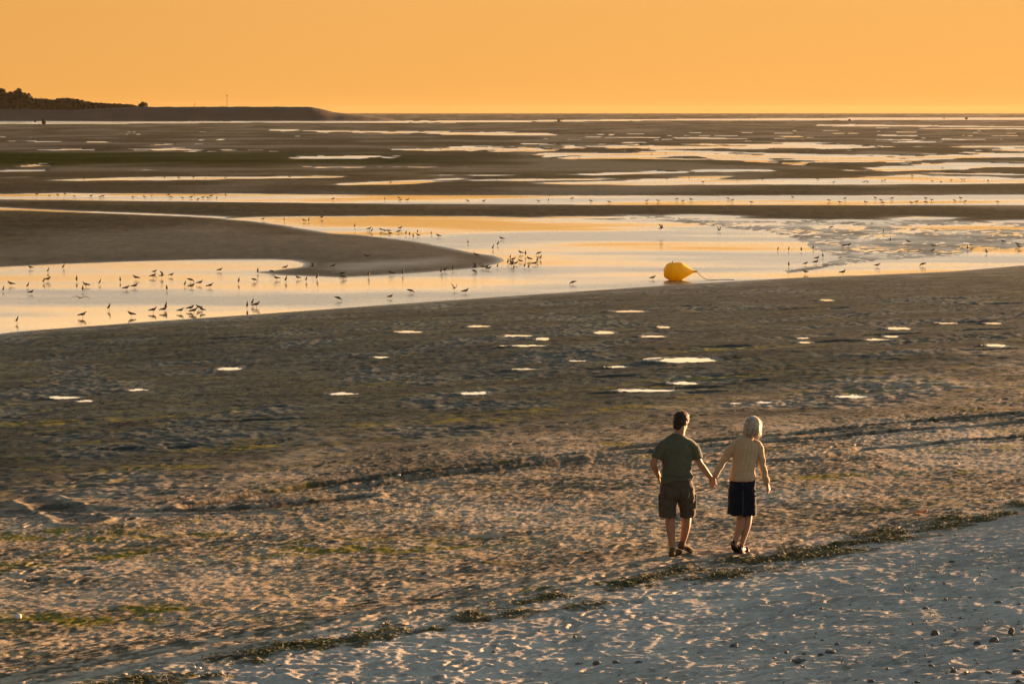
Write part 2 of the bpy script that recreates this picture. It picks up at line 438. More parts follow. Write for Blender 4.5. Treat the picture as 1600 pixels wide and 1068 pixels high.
WRK_W = 1.6 * np.interp([p[0] for p in WRACK_PX], [w[0] for w in WRACK_W], [w[1] for w in WRACK_W])

def dist_line(x, y, P):
    d2 = np.full(x.shape, 1e12); par = np.zeros(x.shape); acc = 0.0
    for i in range(len(P) - 1):
        a = P[i]; e = P[i + 1] - a; l2 = float(e @ e); ln = math.sqrt(l2)
        t = np.clip(((x - a[0]) * e[0] + (y - a[1]) * e[1]) / l2, 0, 1)
        q = (x - a[0] - e[0] * t) ** 2 + (y - a[1] - e[1] * t) ** 2
        m = q < d2
        d2 = np.where(m, q, d2); par = np.where(m, acc + t * ln, par); acc += ln
    return np.sqrt(d2), par

# ------------------------------------------------------------------ ground sheet
rows = [1.5, 3, 5, 7, 9, 10.5, 11.5, 12.3]
D = 12.8
while D < 14000:
    rows.append(D)
    bd = D_WRACK + 19 - D * SN[1]
    hz = CAM_H - (float(beach_z(np.array([bd]))[0]) if bd > 0 else 0)
    D += max(.022, .62 * D * D / (max(hz, 3.5) * 2272))
rows.append(16000)
rows = np.array(rows)
half = math.radians(15.2)
cen = np.linspace(-half, half, 980)
side = half + (math.radians(80) - half) * np.linspace(0, 1, 36)[1:] ** 1.6
angs = np.concatenate([-side[::-1], cen, side])
A, DD = np.meshgrid(angs, rows)
GX = DD * np.tan(np.clip(A, -1.3, 1.3)); GY = DD.copy()
NR, NC = GX.shape

bd = beach_d(GX, GY)
flat = bd < 0
GZ = np.zeros_like(GX)
TINT = np.zeros(GX.shape + (3,)); WET = np.zeros_like(GX)

# --- flats
fm = bd < 4
fx, fy = GX[fm], GY[fm]
fd = np.hypot(fx, fy)
sd = px_field(fx, fy, WATER_PX, 60)
rag = (fbm(fx / 2.2, fy / 2.2, 3, 3) * .35 * smooth(120, 260, fd) + fbm(fx / 9, fy / 14, 3, 5) * 4.5 * smooth(200, 420, fd) + fbm(fx / 14, fy / 60, 3, 6) * 9 * smooth(330, 700, fd) + fbm(fx / 40, fy / 160, 3, 8) * 14 * smooth(700, 1300, fd)
       + fbm(fx / .8, fy / .8, 2, 31) * .10)
sd = sd + rag
# small stray pools far out, more of them to the right
stray = fbm(fx / 24, fy / 60, 4, 21, .6)
thr = .86 - .28 * smooth(-.05, .2, fx / fd)
sd_st = (thr - stray) * 70 + 400 * (1 - smooth(300, 420, fd)) + 400 * smooth(1150, 1500, fd)
sd = sd + 5 * smooth(350, 900, fd)
isl = fbm(fx / 16 + .6 * perlin(fx / 30, fy / 60, 24), fy / 34, 3, 23)
sd = sd + 55 * np.maximum(isl - .16, 0) * smooth(330, 430, fd)
sd = np.minimum(sd, sd_st)
zf = np.where(sd > 0, .16 * np.tanh(sd / 7), .2 * np.tanh(sd / 7))
# ripples of the sand and low swell of the bars
zf += np.where(sd > 0, 1, .3) * (.012 * perlin(fx / .55 + .4 * perlin(fx, fy, 4), fy / .32, 41) + .012 * perlin(fx / 3.1, fy / 3.1, 42)) * smooth(0, 2.0, np.abs(sd)) * (1 - smooth(250, 500, fd))
zf += np.maximum(sd, 0) / 60 * .12 * (perlin(fx / 30, fy / 30, 43) + .6)
# film-wet rippled sand
W_PX = [[(985, 343), (1000, 337), (1100, 341), (1200, 345), (1450, 345), (1620, 352), (1620, 384), (1532, 393), (1487, 399), (1412, 404), (1340, 410), (1306, 413), (1300, 399), (1272, 390), (1258, 378), (1230, 368), (1180, 360), (1112, 352), (1050, 346)]]
wf = px_field(fx, fy, W_PX, 12)
film = smooth(4.5, 0.5, wf)
rip = perlin(fx / .9 + .7 * perlin(fx / 2, fy / 2, 52), fy / .55, 51) + .5 * perlin(fx / .4, fy / .4, 53)
zf = np.where(sd > 0, zf * (1 - .94 * film) + film * (.004 + .026 * rip + .014 * perlin(fx / 4, fy / 9, 54) - .012 * smooth(.2, 0, np.abs(perlin(fx / 14, fy / 16, 55)))), zf)
SPIT = [[(455, 410), (480, 408), (600, 405), (690, 396), (760, 401), (786, 408), (750, 418), (650, 427), (540, 433), (480, 429), (440, 425)]]
sp = smooth(2.5, -6.0, px_field(fx, fy, SPIT, 12) + .8 * perlin(fx / 3, fy / 3, 61))
EDGE = [[(1000, 449), (1040, 441), (1120, 434), (1200, 428), (1300, 424), (1450, 417), (1600, 404), (1620, 412), (1450, 426), (1300, 433), (1150, 440)]]
ed = smooth(2.0, -1.5, px_field(fx, fy, EDGE, 12))
# beach side of the flats grid
zb = beach_z(np.maximum(bd[fm], 0))
GZ[fm] = np.where(bd[fm] > 0, zb + np.minimum(zf, .03) * (1 - smooth(0, 3, bd[fm])), zf)
wetf = np.exp(-np.maximum(sd, 0) / 1.1) * .75
wetf = np.maximum(wetf, (.62 + .25 * perlin(fx / 3.5, fy / 6, 56)) * film)
wetf = np.maximum(wetf, .55 * sp)
wetf = np.maximum(wetf, .8 * ed)
wetf = np.maximum(wetf, .10 + .16 * smooth(-.2, .5, fbm(fx / 40, fy / 60, 3, 71)))
# colour of the bars, by how far out they lie, outermost ones paled for haze (photograph row at sea level)
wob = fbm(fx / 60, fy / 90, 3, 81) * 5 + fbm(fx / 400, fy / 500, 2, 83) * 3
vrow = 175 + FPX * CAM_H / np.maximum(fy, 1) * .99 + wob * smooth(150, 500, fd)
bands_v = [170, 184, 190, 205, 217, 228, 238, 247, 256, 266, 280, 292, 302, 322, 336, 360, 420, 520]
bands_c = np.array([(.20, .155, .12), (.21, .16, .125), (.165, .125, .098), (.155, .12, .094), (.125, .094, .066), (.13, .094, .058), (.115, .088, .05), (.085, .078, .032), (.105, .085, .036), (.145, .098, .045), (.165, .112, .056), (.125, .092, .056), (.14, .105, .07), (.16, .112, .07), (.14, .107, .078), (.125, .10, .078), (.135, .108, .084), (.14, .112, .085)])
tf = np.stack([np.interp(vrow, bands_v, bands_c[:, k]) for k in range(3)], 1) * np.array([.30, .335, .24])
left = smooth(.02, -.12, fx / fd + .03 * perlin(fx / 50, fy / 50, 85))
alg = np.exp(-((vrow - 252) / 6.5) ** 2) * left + .8 * np.exp(-((vrow - 243) / 5) ** 2) * left
tf = tf * (1 - .8 * np.clip(alg, 0, 1)[:, None]) + np.array([.030, .033, .006]) * .8 * alg[:, None]
tf *= (1 + .22 * fbm(fx / 9, fy / 12, 3, 86))[:, None]
tf *= (1 - .45 * film - .2 * sp)[:, None]
tf *= np.clip(1 + .42 * fbm(fx / 1.1, fy / 2.6, 3, 87, .7) * (1 - .6 * smooth(200, 400, fd)) + .25 * fbm(fx / 30, fy / 9, 3, 88), .4, 1.8)[:, None]
tf = np.where((sd < .2)[:, None], np.array([.06, .05, .035]), tf)
TINT[fm] = tf; WET[fm] = np.where(sd > .5, wetf * (1 - .8 * np.clip(alg, 0, 1)), wetf)

# --- beach
bm_ = bd > 0
x, y = GX[bm_], GY[bm_]
dd = bd[bm_]
r = np.hypot(x, y)
z = beach_z(dd) + (.058) * np.clip(x * ST_[0] + y * ST_[1] - 18, -20, 30) * .9 * smooth(D_WRACK, D_WRACK + 4, dd)
dist = np.hypot(r, 6)
up = smooth(D_WRACK - 1.0, D_WRACK + 1.5, dd + .5 * perlin(x / 1.3, y / 1.3, 90))      # dry upper beach
mid = smooth(53, 61, dd + 3.0 * fbm(x / 9, y / 9, 2, 91)) * (1 - up)                       # trodden dry sand
low = 1 - np.maximum(up, mid)
lod = lambda a, b: 1 - smooth(a, b, r)
# bumps
h_up = .020 * fbm(x / .40, y / .40, 2, 101) + .024 * (.5 - np.abs(perlin(x / .22 + .5 * perlin(x / .5, y / .5, 103), y / .22, 102))) + .009 * perlin(x / .085, y / .085, 104) + .022 * perlin(x / 1.5, y / 1.5, 105)
h_mid = .009 * fbm(x / .5, y / .5, 2, 111) + .0105 * fbm((x * ST_[0] + y * ST_[1]) / .17 + .5 * perlin(x / .5, y / .5, 117), (x * SN[0] + y * SN[1]) / .08, 2, 112, .6) * lod(50, 100) + .020 * perlin(x / 1.7, y / 1.7, 115) + .010 * fbm((x * ST_[0] + y * ST_[1]) / 1.6, (x * SN[0] + y * SN[1]) / .35, 2, 116)
h_low = .016 * fbm(x / .8, y / .8, 3, 121) + .016 * fbm(x / .28, y / .28, 2, 124) * lod(90, 150) + .020 * perlin(x / 3.2, y / 3.2, 125)
rough_patch = smooth(.05, .5, fbm(x / 5, y / 5, 3, 131))
z = z + up * h_up * .66 + mid * h_mid * 1.05 + low * h_low * (.6 + 1.1 * rough_patch) * smooth(0, 5, dd)
base_up = np.array([.40, .358, .305]); base_mid = np.array([.335, .26, .18]); base_low = np.array([.042, .051, .044])
t = up[:, None] * base_up + mid[:, None] * base_mid + low[:, None] * base_low
trans = smooth(50, 62, dd + 3 * fbm(x / 6, y / 6, 2, 132))
t = np.where((up < .02)[:, None], base_low * (1 - trans[:, None]) + base_mid * trans[:, None], t)
t *= (1 + .16 * fbm(x / 2.5, y / 2.5, 3, 133) + .10 * perlin(x / .3, y / .3, 134))[:, None]
wet = low * (.16 + .14 * rough_patch) + mid * .24 * (.5 + rough_patch) + .5 * np.exp(-dd / 3.0)
lowt = np.clip(1 + .55 * fbm(x / 1.5, y / 1.6, 4, 136, .65) + .30 * fbm(x / 8, y / 10, 2, 137), .25, 2.0)
t *= (1 + (lowt - 1) * low)[:, None]
# silty dark stripes along the shore on the lower beach
sx = x * ST_[0] + y * ST_[1]; sy = x * SN[0] + y * SN[1]
strp = fbm(sx / 7.0, sy / 1.1, 3, 141)
t *= (1 - .50 * (1 - up) * smooth(.05, .6, strp) * (.35 + .65 * (1 - mid)))[:, None]
ssx = x * ST_[0] + y * ST_[1]; ssy = x * SN[0] + y * SN[1]
cov = fbm(ssx / 3.2, ssy / 1.3, 3, 145)
spk = smooth(.10, .42, perlin(ssx / .30, ssy / .115, 143) + .55 * perlin(x / .09, y / .09, 146) + .6 * cov + .06) * (1 - up) * lod(140, 260)
spk = np.maximum(spk, .5 * up * smooth(.45, .7, perlin(x / .12, y / .12, 147) + .3 * perlin(x / .5, y / .5, 148)))
t = t * (1 - .74 * spk[:, None]) + np.array([.036, .036, .026]) * .74 * spk[:, None]
# algae
ag = np.zeros_like(x)
for (ax, ay, az, aw, ah) in ALG:
    q = np.hypot((x - ax) / (aw * 1.3), (y - ay) / (ah * 1.3))
    ag = np.maximum(ag, smooth(1.2, .3, q))
ag = ag * smooth(-.12, .42, fbm(x / .9, y / .9, 4, 151, .7))
ag = np.maximum(ag, .5 * smooth(.5, .9, fbm(sx / 2.2, sy / .8, 4, 152, .7)) * (1 - up))
t = t * (1 - .85 * ag[:, None]) + np.array([.150, .128, .010]) * .85 * ag[:, None]
# ruts
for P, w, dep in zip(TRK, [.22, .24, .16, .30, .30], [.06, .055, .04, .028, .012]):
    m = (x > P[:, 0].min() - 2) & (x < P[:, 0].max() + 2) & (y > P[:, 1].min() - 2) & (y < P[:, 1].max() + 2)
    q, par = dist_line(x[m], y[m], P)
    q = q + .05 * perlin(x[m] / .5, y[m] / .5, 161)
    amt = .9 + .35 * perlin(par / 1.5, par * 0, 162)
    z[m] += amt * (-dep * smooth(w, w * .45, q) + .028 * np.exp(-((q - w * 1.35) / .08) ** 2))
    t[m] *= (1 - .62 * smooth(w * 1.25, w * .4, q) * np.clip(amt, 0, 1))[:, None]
# hollows and puddles
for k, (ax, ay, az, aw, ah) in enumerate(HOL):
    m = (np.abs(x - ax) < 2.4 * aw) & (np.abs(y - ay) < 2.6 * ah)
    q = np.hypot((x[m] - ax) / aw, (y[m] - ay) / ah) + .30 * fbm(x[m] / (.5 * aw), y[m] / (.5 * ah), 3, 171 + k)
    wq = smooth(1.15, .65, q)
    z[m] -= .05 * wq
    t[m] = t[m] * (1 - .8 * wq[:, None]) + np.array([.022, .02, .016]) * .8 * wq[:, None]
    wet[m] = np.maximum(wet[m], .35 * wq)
PUD_Z = []
for k, (ax, ay, az, aw, ah) in enumerate(PUD):
    m = (np.abs(x - ax) < 3.0 * aw + .5) & (np.abs(y - ay) < 3.0 * ah + .8)
    th = .24 * fbm(x[m] / (.8 * aw), y[m] / (1.3 * ah), 2, 271 + k) + .20 * fbm(x[m] / (.22 * aw), y[m] / (.9 * ah), 2, 371 + k)
    q = (np.hypot((x[m] - ax) / aw, (y[m] - ay) / ah) + th) * 1.12
    wq = smooth(2.0, 1.15, q)
    tgt = az + np.clip(.05 * (q - 1), -.03, .025)
    z[m] = z[m] * (1 - wq) + tgt * wq
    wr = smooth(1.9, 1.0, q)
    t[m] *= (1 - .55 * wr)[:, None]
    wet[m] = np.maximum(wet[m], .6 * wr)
    PUD_Z.append(az)
# wrack mounds
qw, pw = dist_line(x, y, WRK)
seglen = np.concatenate([[0], np.cumsum(np.hypot(*np.diff(WRK, axis=0).T))])
hw = np.interp(pw, seglen, WRK_W)
clump = smooth(-.20, .45, fbm(x / 1.1, y / 1.1, 3, 181) + .06 + .25 * perlin(x / .3, y / .3, 185))
wrk = smooth(1.15, .55, (qw + .22 * fbm(x / .35, y / .35, 2, 182)) / hw) * clump
z += wrk * (.008 + .022 * perlin(x / .25, y / .25, 183) + .02 * perlin(x / .08, y / .08, 184))
t = t * (1 - .9 * wrk[:, None]) + np.array([.050, .046, .020]) * .9 * wrk[:, None]
# footprints
GZ[bm_] = np.where(bd[bm_] < 4, np.where(bd[bm_] > 0, z * smooth(0, 4, dd) + GZ[bm_] * (1 - smooth(0, 4, dd)), GZ[bm_]), z)
TINT[bm_] = t * smooth(0, 4, dd)[:, None] + TINT[bm_] * (1 - smooth(0, 4, dd))[:, None]
WET[bm_] = np.clip(np.maximum(wet, WET[bm_] * (1 - smooth(0, 4, dd))), 0, 1)
tA = np.tan(angs)
def dent(px, py, ang, L, W, dep):
    i0, i1 = np.searchsorted(rows, [py - .35, py + .35])
    if i1 - i0 < 2: return
    j0, j1 = np.searchsorted(tA, [(px - .35) / py, (px + .35) / py])
    if j1 - j0 < 2: return
    gx = GX[i0:i1, j0:j1] - px; gy = GY[i0:i1, j0:j1] - py
    c, s = math.cos(ang), math.sin(ang)
    a = (gx * c + gy * s) / L; b = (-gx * s + gy * c) / W
    q = np.sqrt(a * a + b * b)
    GZ[i0:i1, j0:j1] += -dep * smooth(1.1, .5, q) + dep * .28 * np.exp(-((q - 1.3) / .3) ** 2)
for k in range(46):                                        # trails of footprints along the beach
    s0 = D_WRACK + random.uniform(-16, 11); t0 = random.uniform(-6, 26)
    ang = math.radians(40 + random.choice([0, 180]) + random.gauss(0, 16))
    px = t0 * ST_[0] + (88.8 - s0) * SN[0]; py = t0 * ST_[1] + (88.8 - s0) * SN[1]
    for i in range(26):
        sgn = 1 if i % 2 else -1
        fxp = px - math.sin(ang) * .1 * sgn; fyp = py + math.cos(ang) * .1 * sgn
        if fyp > 8: dent(fxp + random.gauss(0, .02), fyp, ang + random.gauss(0, .15), .145, .062, random.uniform(.018, .036))
        px += math.cos(ang) * .66; py += math.sin(ang) * .66
for k in range(3600):                                      # churned pits of the dry sand
    s0 = D_WRACK + random.uniform(-.5, 14); t0 = random.uniform(-4, 24)
    px = t0 * ST_[0] + (88.8 - s0) * SN[0]; py = t0 * ST_[1] + (88.8 - s0) * SN[1]
    if py > 9: dent(px, py, random.uniform(0, 3.14), random.uniform(.07, .13), random.uniform(.045, .085), random.uniform(.007, .016))

# the couple's own footprints, coming along the beach from the left
cpx, cpy = at(1057, 868, 4.3)
for off in (0.0, .82):
    px = float(cpx) + off - .1; py = float(cpy) - .1 + off * .15
    for i in range(18):
        sgn = 1 if i % 2 else -1
        dent(px - math.sin(.82) * .09 * sgn, py + math.cos(.82) * .09 * sgn, .82 + .2 * sgn * -.5, .14, .06, .030)
        px -= math.cos(.82) * .60; py -= math.sin(.82) * .60
V = np.stack([GX.ravel(), GY.ravel(), GZ.ravel()], 1)
ii = np.arange(NR * NC).reshape(NR, NC)
Q = np.stack([ii[:-1, :-1].ravel(), ii[:-1, 1:].ravel(), ii[1:, 1:].ravel(), ii[1:, :-1].ravel()], 1)
gm = npmesh('ground', V, Q)
ca = gm.attributes.new('tint', 'FLOAT_COLOR', 'POINT')
ca.data.foreach_set('color', np.concatenate([np.clip(TINT, .005, 1).reshape(-1, 3), np.ones((NR * NC, 1))], 1).astype(np.float32).ravel())
wa = gm.attributes.new('wet', 'FLOAT', 'POINT')
wa.data.foreach_set('value', np.clip(WET, 0, 1).astype(np.float32).ravel())
tag(obj('ground', gm, M_sand), kind='structure')

def ground_z(px, py):
    px = np.atleast_1d(np.asarray(px, float)); py = np.atleast_1d(np.asarray(py, float))
    i = np.clip(np.searchsorted(rows, py) - 1, 0, NR - 2)
    tt = px / py
    j = np.clip(np.searchsorted(tA, tt) - 1, 0, NC - 2)
    a = (py - rows[i]) / (rows[i + 1] - rows[i]); b = (tt - tA[j]) / (tA[j + 1] - tA[j])
    return (GZ[i, j] * (1 - b) + GZ[i, j + 1] * b) * (1 - a) + (GZ[i + 1, j] * (1 - b) + GZ[i + 1, j + 1] * b) * a
def on_ground(u, v, sea=False):
    x, y, z = beach_at(u, v)
    for _ in range(8):
        zz = float(ground_z(x, y)[0])
        if sea: zz = max(zz, 0.0)
        z = .5 * z + .5 * zz
        x, y = at(u, v, z); x = float(x); y = float(y)
    return x, y, zz

# ------------------------------------------------------------------ water
wy = np.array([80, 200, 500, 1500, 5000, 16000.])
wv = []
for Y in wy:
    wv += [(-Y * 2.5, Y, 0), (Y * 2.5, Y, 0)]
tag(obj('water', pymesh('water', wv, [(2 * i, 2 * i + 1, 2 * i + 3, 2 * i + 2) for i in range(len(wy) - 1)], False), M_water), kind='structure')
for k, ((ax, ay, az, aw, ah), pz) in enumerate(zip(PUD, PUD_Z)):
    vs = [(0, 0, 0)]
    n = 36
    for i in range(n):
        a = 2 * math.pi * i / n
        rr = 1.34 + .12 * math.sin(3 * a + k)
        vs.append((aw * rr * math.cos(a), ah * rr * math.sin(a), 0))
    tag(obj('puddle', pymesh('puddle', vs, [(0, 1 + i, 1 + (i + 1) % n) for i in range(n)], False), M_puddle, None, (ax, ay, pz)), kind='structure')

# ------------------------------------------------------------------ shape tools
def catmull(P, n):
    P = np.asarray(P, float)
    if len(P) < 3:
        t = np.linspace(0, 1, n * (len(P) - 1) + 1)[:, None]
        return P[0] * (1 - t) + P[-1] * t
    Q = np.vstack([2 * P[0] - P[1], P, 2 * P[-1] - P[-2]])
    out = []
    for i in range(1, len(Q) - 2):
        p0, p1, p2, p3 = Q[i - 1], Q[i], Q[i + 1], Q[i + 2]
        for k in range(n):
            t = k / n
            out.append(.5 * (2 * p1 + (p2 - p0) * t + (2 * p0 - 5 * p1 + 4 * p2 - p3) * t * t + (3 * p1 - p0 - 3 * p2 + p3) * t ** 3))
    out.append(P[-1])
    return np.array(out)
class Shape:
    def __init__(s): s.v = []; s.f = []
    def add(s, v, f):
        o = len(s.v); s.v += [tuple(map(float, p)) for p in v]; s.f += [tuple(i + o for i in q) for q in f]
    def loft(s, rings, seg=16, sub=4, ref=(1, 0, 0), round_ends=True, power=2.0):
        """rings: (x, y, z, r_ref, r_other). Closed tube through the rings with rounded ends."""
        R = catmull(rings, sub)
        R[:, 3:] = np.maximum(R[:, 3:], .002)
        C = R[:, :3]
        T = np.gradient(C, axis=0); T /= np.linalg.norm(T, axis=1)[:, None] + 1e-9
        ref = np.array(ref, float)
        rows_ = []
        a = np.linspace(0, 2 * np.pi, seg, endpoint=False)
        ca, sa = np.cos(a), np.sin(a)
        if power != 2.0:
            ca = np.sign(ca) * np.abs(ca) ** (2 / power); sa = np.sign(sa) * np.abs(sa) ** (2 / power)
        def ring(c, t, ra, rb):
            u = ref - t * ref.dot(t); u /= np.linalg.norm(u) + 1e-9
            w = np.cross(t, u)
            return c + ca[:, None] * u * ra + sa[:, None] * w * rb
        if round_ends:
            for q in (80, 50, 22):
                rad = math.radians(q); e = min(R[0, 3], R[0, 4])
                rows_.append(ring(C[0] - T[0] * e * math.sin(rad), T[0], R[0, 3] * math.cos(rad), R[0, 4] * math.cos(rad)))
        for c, t, ra, rb in zip(C, T, R[:, 3], R[:, 4]): rows_.append(ring(c, t, ra, rb))
        if round_ends:
            for q in (22, 50, 80):
                rad = math.radians(q); e = min(R[-1, 3], R[-1, 4])
                rows_.append(ring(C[-1] + T[-1] * e * math.sin(rad), T[-1], R[-1, 3] * math.cos(rad), R[-1, 4] * math.cos(rad)))
        v = np.concatenate(rows_); n = len(rows_); f = []
        for i in range(n - 1):
            for j in range(seg):
                f.append((i * seg + j, i * seg + (j + 1) % seg, (i + 1) * seg + (j + 1) % seg, (i + 1) * seg + j))
        f.append(tuple(range(seg - 1, -1, -1))); f.append(tuple((n - 1) * seg + j for j in range(seg)))
        s.add(v, f)
    def ell(s, c, r, yaw=0, pitch=0, roll=0, seg=18):
        M = Matrix.Rotation(yaw, 3, 'Z') @ Matrix.Rotation(pitch, 3, 'X') @ Matrix.Rotation(roll, 3, 'Y')
        v = []; f = []; n = seg // 2
        for i in range(1, n):
            th = math.pi * i / n
            for j in range(seg):
                ph = 2 * math.pi * j / seg
                v.append(Vector(c) + M @ Vector((r[0] * math.sin(th) * math.cos(ph), r[1] * math.sin(th) * math.sin(ph), r[2] * math.cos(th))))
        for i in range(n - 2):
            for j in range(seg):
                f.append((i * seg + j, (i + 1) * seg + j, (i + 1) * seg + (j + 1) % seg, i * seg + (j + 1) % seg))
        v.append(Vector(c) + M @ Vector((0, 0, r[2]))); v.append(Vector(c) + M @ Vector((0, 0, -r[2])))
        a, b = len(v) - 2, len(v) - 1
        for j in range(seg):
            f.append((a, j, (j + 1) % seg)); f.append((b, (n - 2) * seg + (j + 1) % seg, (n - 2) * seg + j))
        s.add(v, f)
    def mesh(s, name): return pymesh(name, s.v, s.f)

def fuse(shape, name, voxel, smooth_it=4, disp=None):
    """One continuous surface out of overlapping closed shapes."""
    m = shape.mesh('tmp'); o = bpy.data.objects.new('tmp', m); col.objects.link(o)
    r = o.modifiers.new('r', 'REMESH'); r.mode = 'VOXEL'; r.voxel_size = voxel
    if smooth_it:
        k = o.modifiers.new('s', 'SMOOTH'); k.factor = .5; k.iterations = smooth_it
    dg = bpy.context.evaluated_depsgraph_get()
    nm = bpy.data.meshes.new_from_object(o.evaluated_get(dg))
    bpy.data.objects.remove(o); bpy.data.meshes.remove(m)
    nm.name = name
    n = len(nm.vertices)
    if disp is not None:
        co = np.empty(n * 3, np.float32); nm.vertices.foreach_get('co', co); co = co.reshape(-1, 3)
        no = np.empty(n * 3, np.float32); nm.vertex_normals.foreach_get('vector', no); no = no.reshape(-1, 3)
        co = co + no * disp(co, no)[:, None]
        nm.vertices.foreach_set('co', co.astype(np.float32).ravel())
    nm.polygons.foreach_set('use_smooth', np.ones(len(nm.polygons), bool))
    nm.update()
    return nm
def n3(co, sc, seed=0):
    return perlin(co[:, 0] * sc + co[:, 1] * sc * .7, co[:, 2] * sc + co[:, 1] * sc * .4 + seed * 5.3, seed)

def hand(S, wrist, d, palm, curl, thumb_side, size=1.0, spread=.06):
    """Palm, four fingers of different lengths and a thumb; palm = direction the palm faces."""
    d = Vector(d).normalized(); p = Vector(palm); p = (p - d * p.dot(d)).normalized(); w = d.cross(p) * thumb_side
    W = Vector(wrist); k = size
    S.loft([(*(W - d * .02 * k), .027 * k, .019 * k), (*(W + d * .03 * k), .036 * k, .016 * k), (*(W + d * .085 * k), .041 * k, .014 * k)], seg=12, sub=3, ref=w)
    for i, (off, ln) in enumerate([(.031, .073), (.0105, .082), (-.0105, .075), (-.031, .058)]):
        base = W + d * .075 * k + w * off * k
        dirv = (d + w * (off * spread * 20)).normalized(); pts = [base]; ang = curl * .6
        cur = base
        for seg_l, a in ((.46, curl * .7), (.30, curl), (.24, curl * .8)):
            dirv = (Matrix.Rotation(-a if dirv.cross(p).dot(w * thumb_side) < 0 else a, 3, dirv.cross(p).normalized()) @ dirv).normalized()
            cur = cur + dirv * ln * seg_l * k * 1.05
            pts.append(cur)
        r0 = (.0092 if i < 3 else .0080) * k
        S.loft([(*q, r0 * (1 - .08 * j), r0 * (1 - .08 * j)) for j, q in enumerate(pts)], seg=8, sub=2, ref=w)
    tb = W + d * .025 * k + w * .028 * k
    t1 = tb + (d * .55 + w * .65 + p * .35).normalized() * .038 * k
    t2 = t1 + (d * .85 + w * .20 + p * .45).normalized() * .030 * k
    t3 = t2 + (d * .9 - w * .1 + p * .45).normalized() * .024 * k
    S.loft([(*tb, .014 * k, .014 * k), (*t1, .0115 * k, .0115 * k), (*t2, .0105 * k, .0105 * k), (*t3, .0085 * k, .0085 * k)], seg=8, sub=2, ref=(1, 0, 0))

def head(S, c, yaw, pitch, k=1.0):
    """Skull, jaw, nose, ears, brow and lips. yaw<0 turns to the right; pitch<0 looks down."""
    M = Matrix.Rotation(yaw, 3, 'Z') @ Matrix.Rotation(pitch, 3, 'X')
    c = Vector(c)
    P = lambda x, y, z: c + M @ Vector((x * k, y * k, z * k))
    S.ell(P(0, -.008, .022), (.074 * k, .094 * k, .092 * k), yaw, pitch)
    S.ell(P(0, .028, -.045), (.058 * k, .062 * k, .070 * k), yaw, pitch)
    S.ell(P(0, .056, -.085), (.030 * k, .030 * k, .024 * k), yaw, pitch)
    S.loft([(*P(0, .082, .012), .009 * k, .009 * k), (*P(0, .098, -.015), .012 * k, .012 * k), (*P(0, .106, -.032), .015 * k, .012 * k)], seg=8, sub=2, ref=tuple(M @ Vector((1, 0, 0))))
    S.loft([(*P(-.045, .066, .026), .010 * k, .010 * k), (*P(0, .082, .030), .010 * k, .010 * k), (*P(.045, .066, .026), .010 * k, .010 * k)], seg=8, sub=2, ref=(0, 0, 1))
    S.ell(P(0, .084, -.058), (.024 * k, .010 * k, .010 * k), yaw, pitch, seg=10)
    for sgn in (-1, 1):
        S.ell(P(sgn * .078, -.012, -.012), (.009 * k, .020 * k, .031 * k), yaw, pitch + .15, seg=12)
    return P

# ------------------------------------------------------------------ materials of the things
def cloth(name, c, var=.10, bscale=900, bump=.15):
    return sheen(simple(name, c, .92, .12, var, 14, .6, 24, bdist=.012), .5, .28)
M_skin = simple('skin', (.34, .175, .110), .55, .35, .10, 18)
M_skin2 = simple('fair_skin', (.38, .205, .135), .55, .35, .10, 18)
M_tshirt = cloth('olive_cotton', (.090, .094, .064), .14)
M_shorts = cloth('brown_twill', (.080, .066, .052), .16)
M_cardigan = cloth('beige_knit', (.42, .31, .19), .08)
M_denim = cloth('dark_denim', (.012, .015, .026), .3)
M_stitch = simple('pale_thread', (.10, .10, .12))
M_shoe = simple('tan_suede', (.10, .068, .032), .9, .2, .2)
M_sole = simple('dark_rubber', (.02, .018, .016), .8, .3)
M_sandal = simple('black_leather', (.014, .011, .011), .5, .4)
M_hair_m = simple('brown_hair', (.030, .014, .007), .6, .4, .45, 90)
sheen(M_skin, .25, .3); sheen(M_skin2, .25, .3); sheen(M_hair_m, .6, .25, (1, .7, .5))
M_eye = simple('eye', (.6, .58, .55), .2, .5, .03)
M_iris = simple('iris', (.03, .02, .012), .2, .5, .03)
def hair_mat():
    m, nt, b = new_mat('ash_blonde_hair')
    tc = nt.nodes.new('ShaderNodeTexCoord'); mp = nt.nodes.new('ShaderNodeMapping'); mp.inputs['Scale'].default_value = (130, 130, 7)
    nt.links.new(tc.outputs['Object'], mp.inputs['Vector'])
    nz = nt.nodes.new('ShaderNodeTexNoise'); nz.inputs['Scale'].default_value = 1; nz.inputs['Detail'].default_value = 3
    nt.links.new(mp.outputs[0], nz.inputs['Vector'])
    rp = nt.nodes.new('ShaderNodeValToRGB')
    rp.color_ramp.elements[0].position = .38; rp.color_ramp.elements[0].color = (.10, .07, .048, 1)
    rp.color_ramp.elements[1].position = .62; rp.color_ramp.elements[1].color = (.66, .56, .43, 1)
    nt.links.new(nz.outputs['Fac'], rp.inputs[0]); nt.links.new(rp.outputs[0], b.inputs['Base Color'])
    b.inputs['Roughness'].default_value = .5
    bp = nt.nodes.new('ShaderNodeBump'); bp.inputs['Strength'].default_value = .5; bp.inputs['Distance'].default_value = .004
    nt.links.new(nz.outputs['Fac'], bp.inputs['Height']); nt.links.new(bp.outputs[0], b.inputs['Normal'])
    return m
M_hair_w = sheen(hair_mat(), .4, .25)

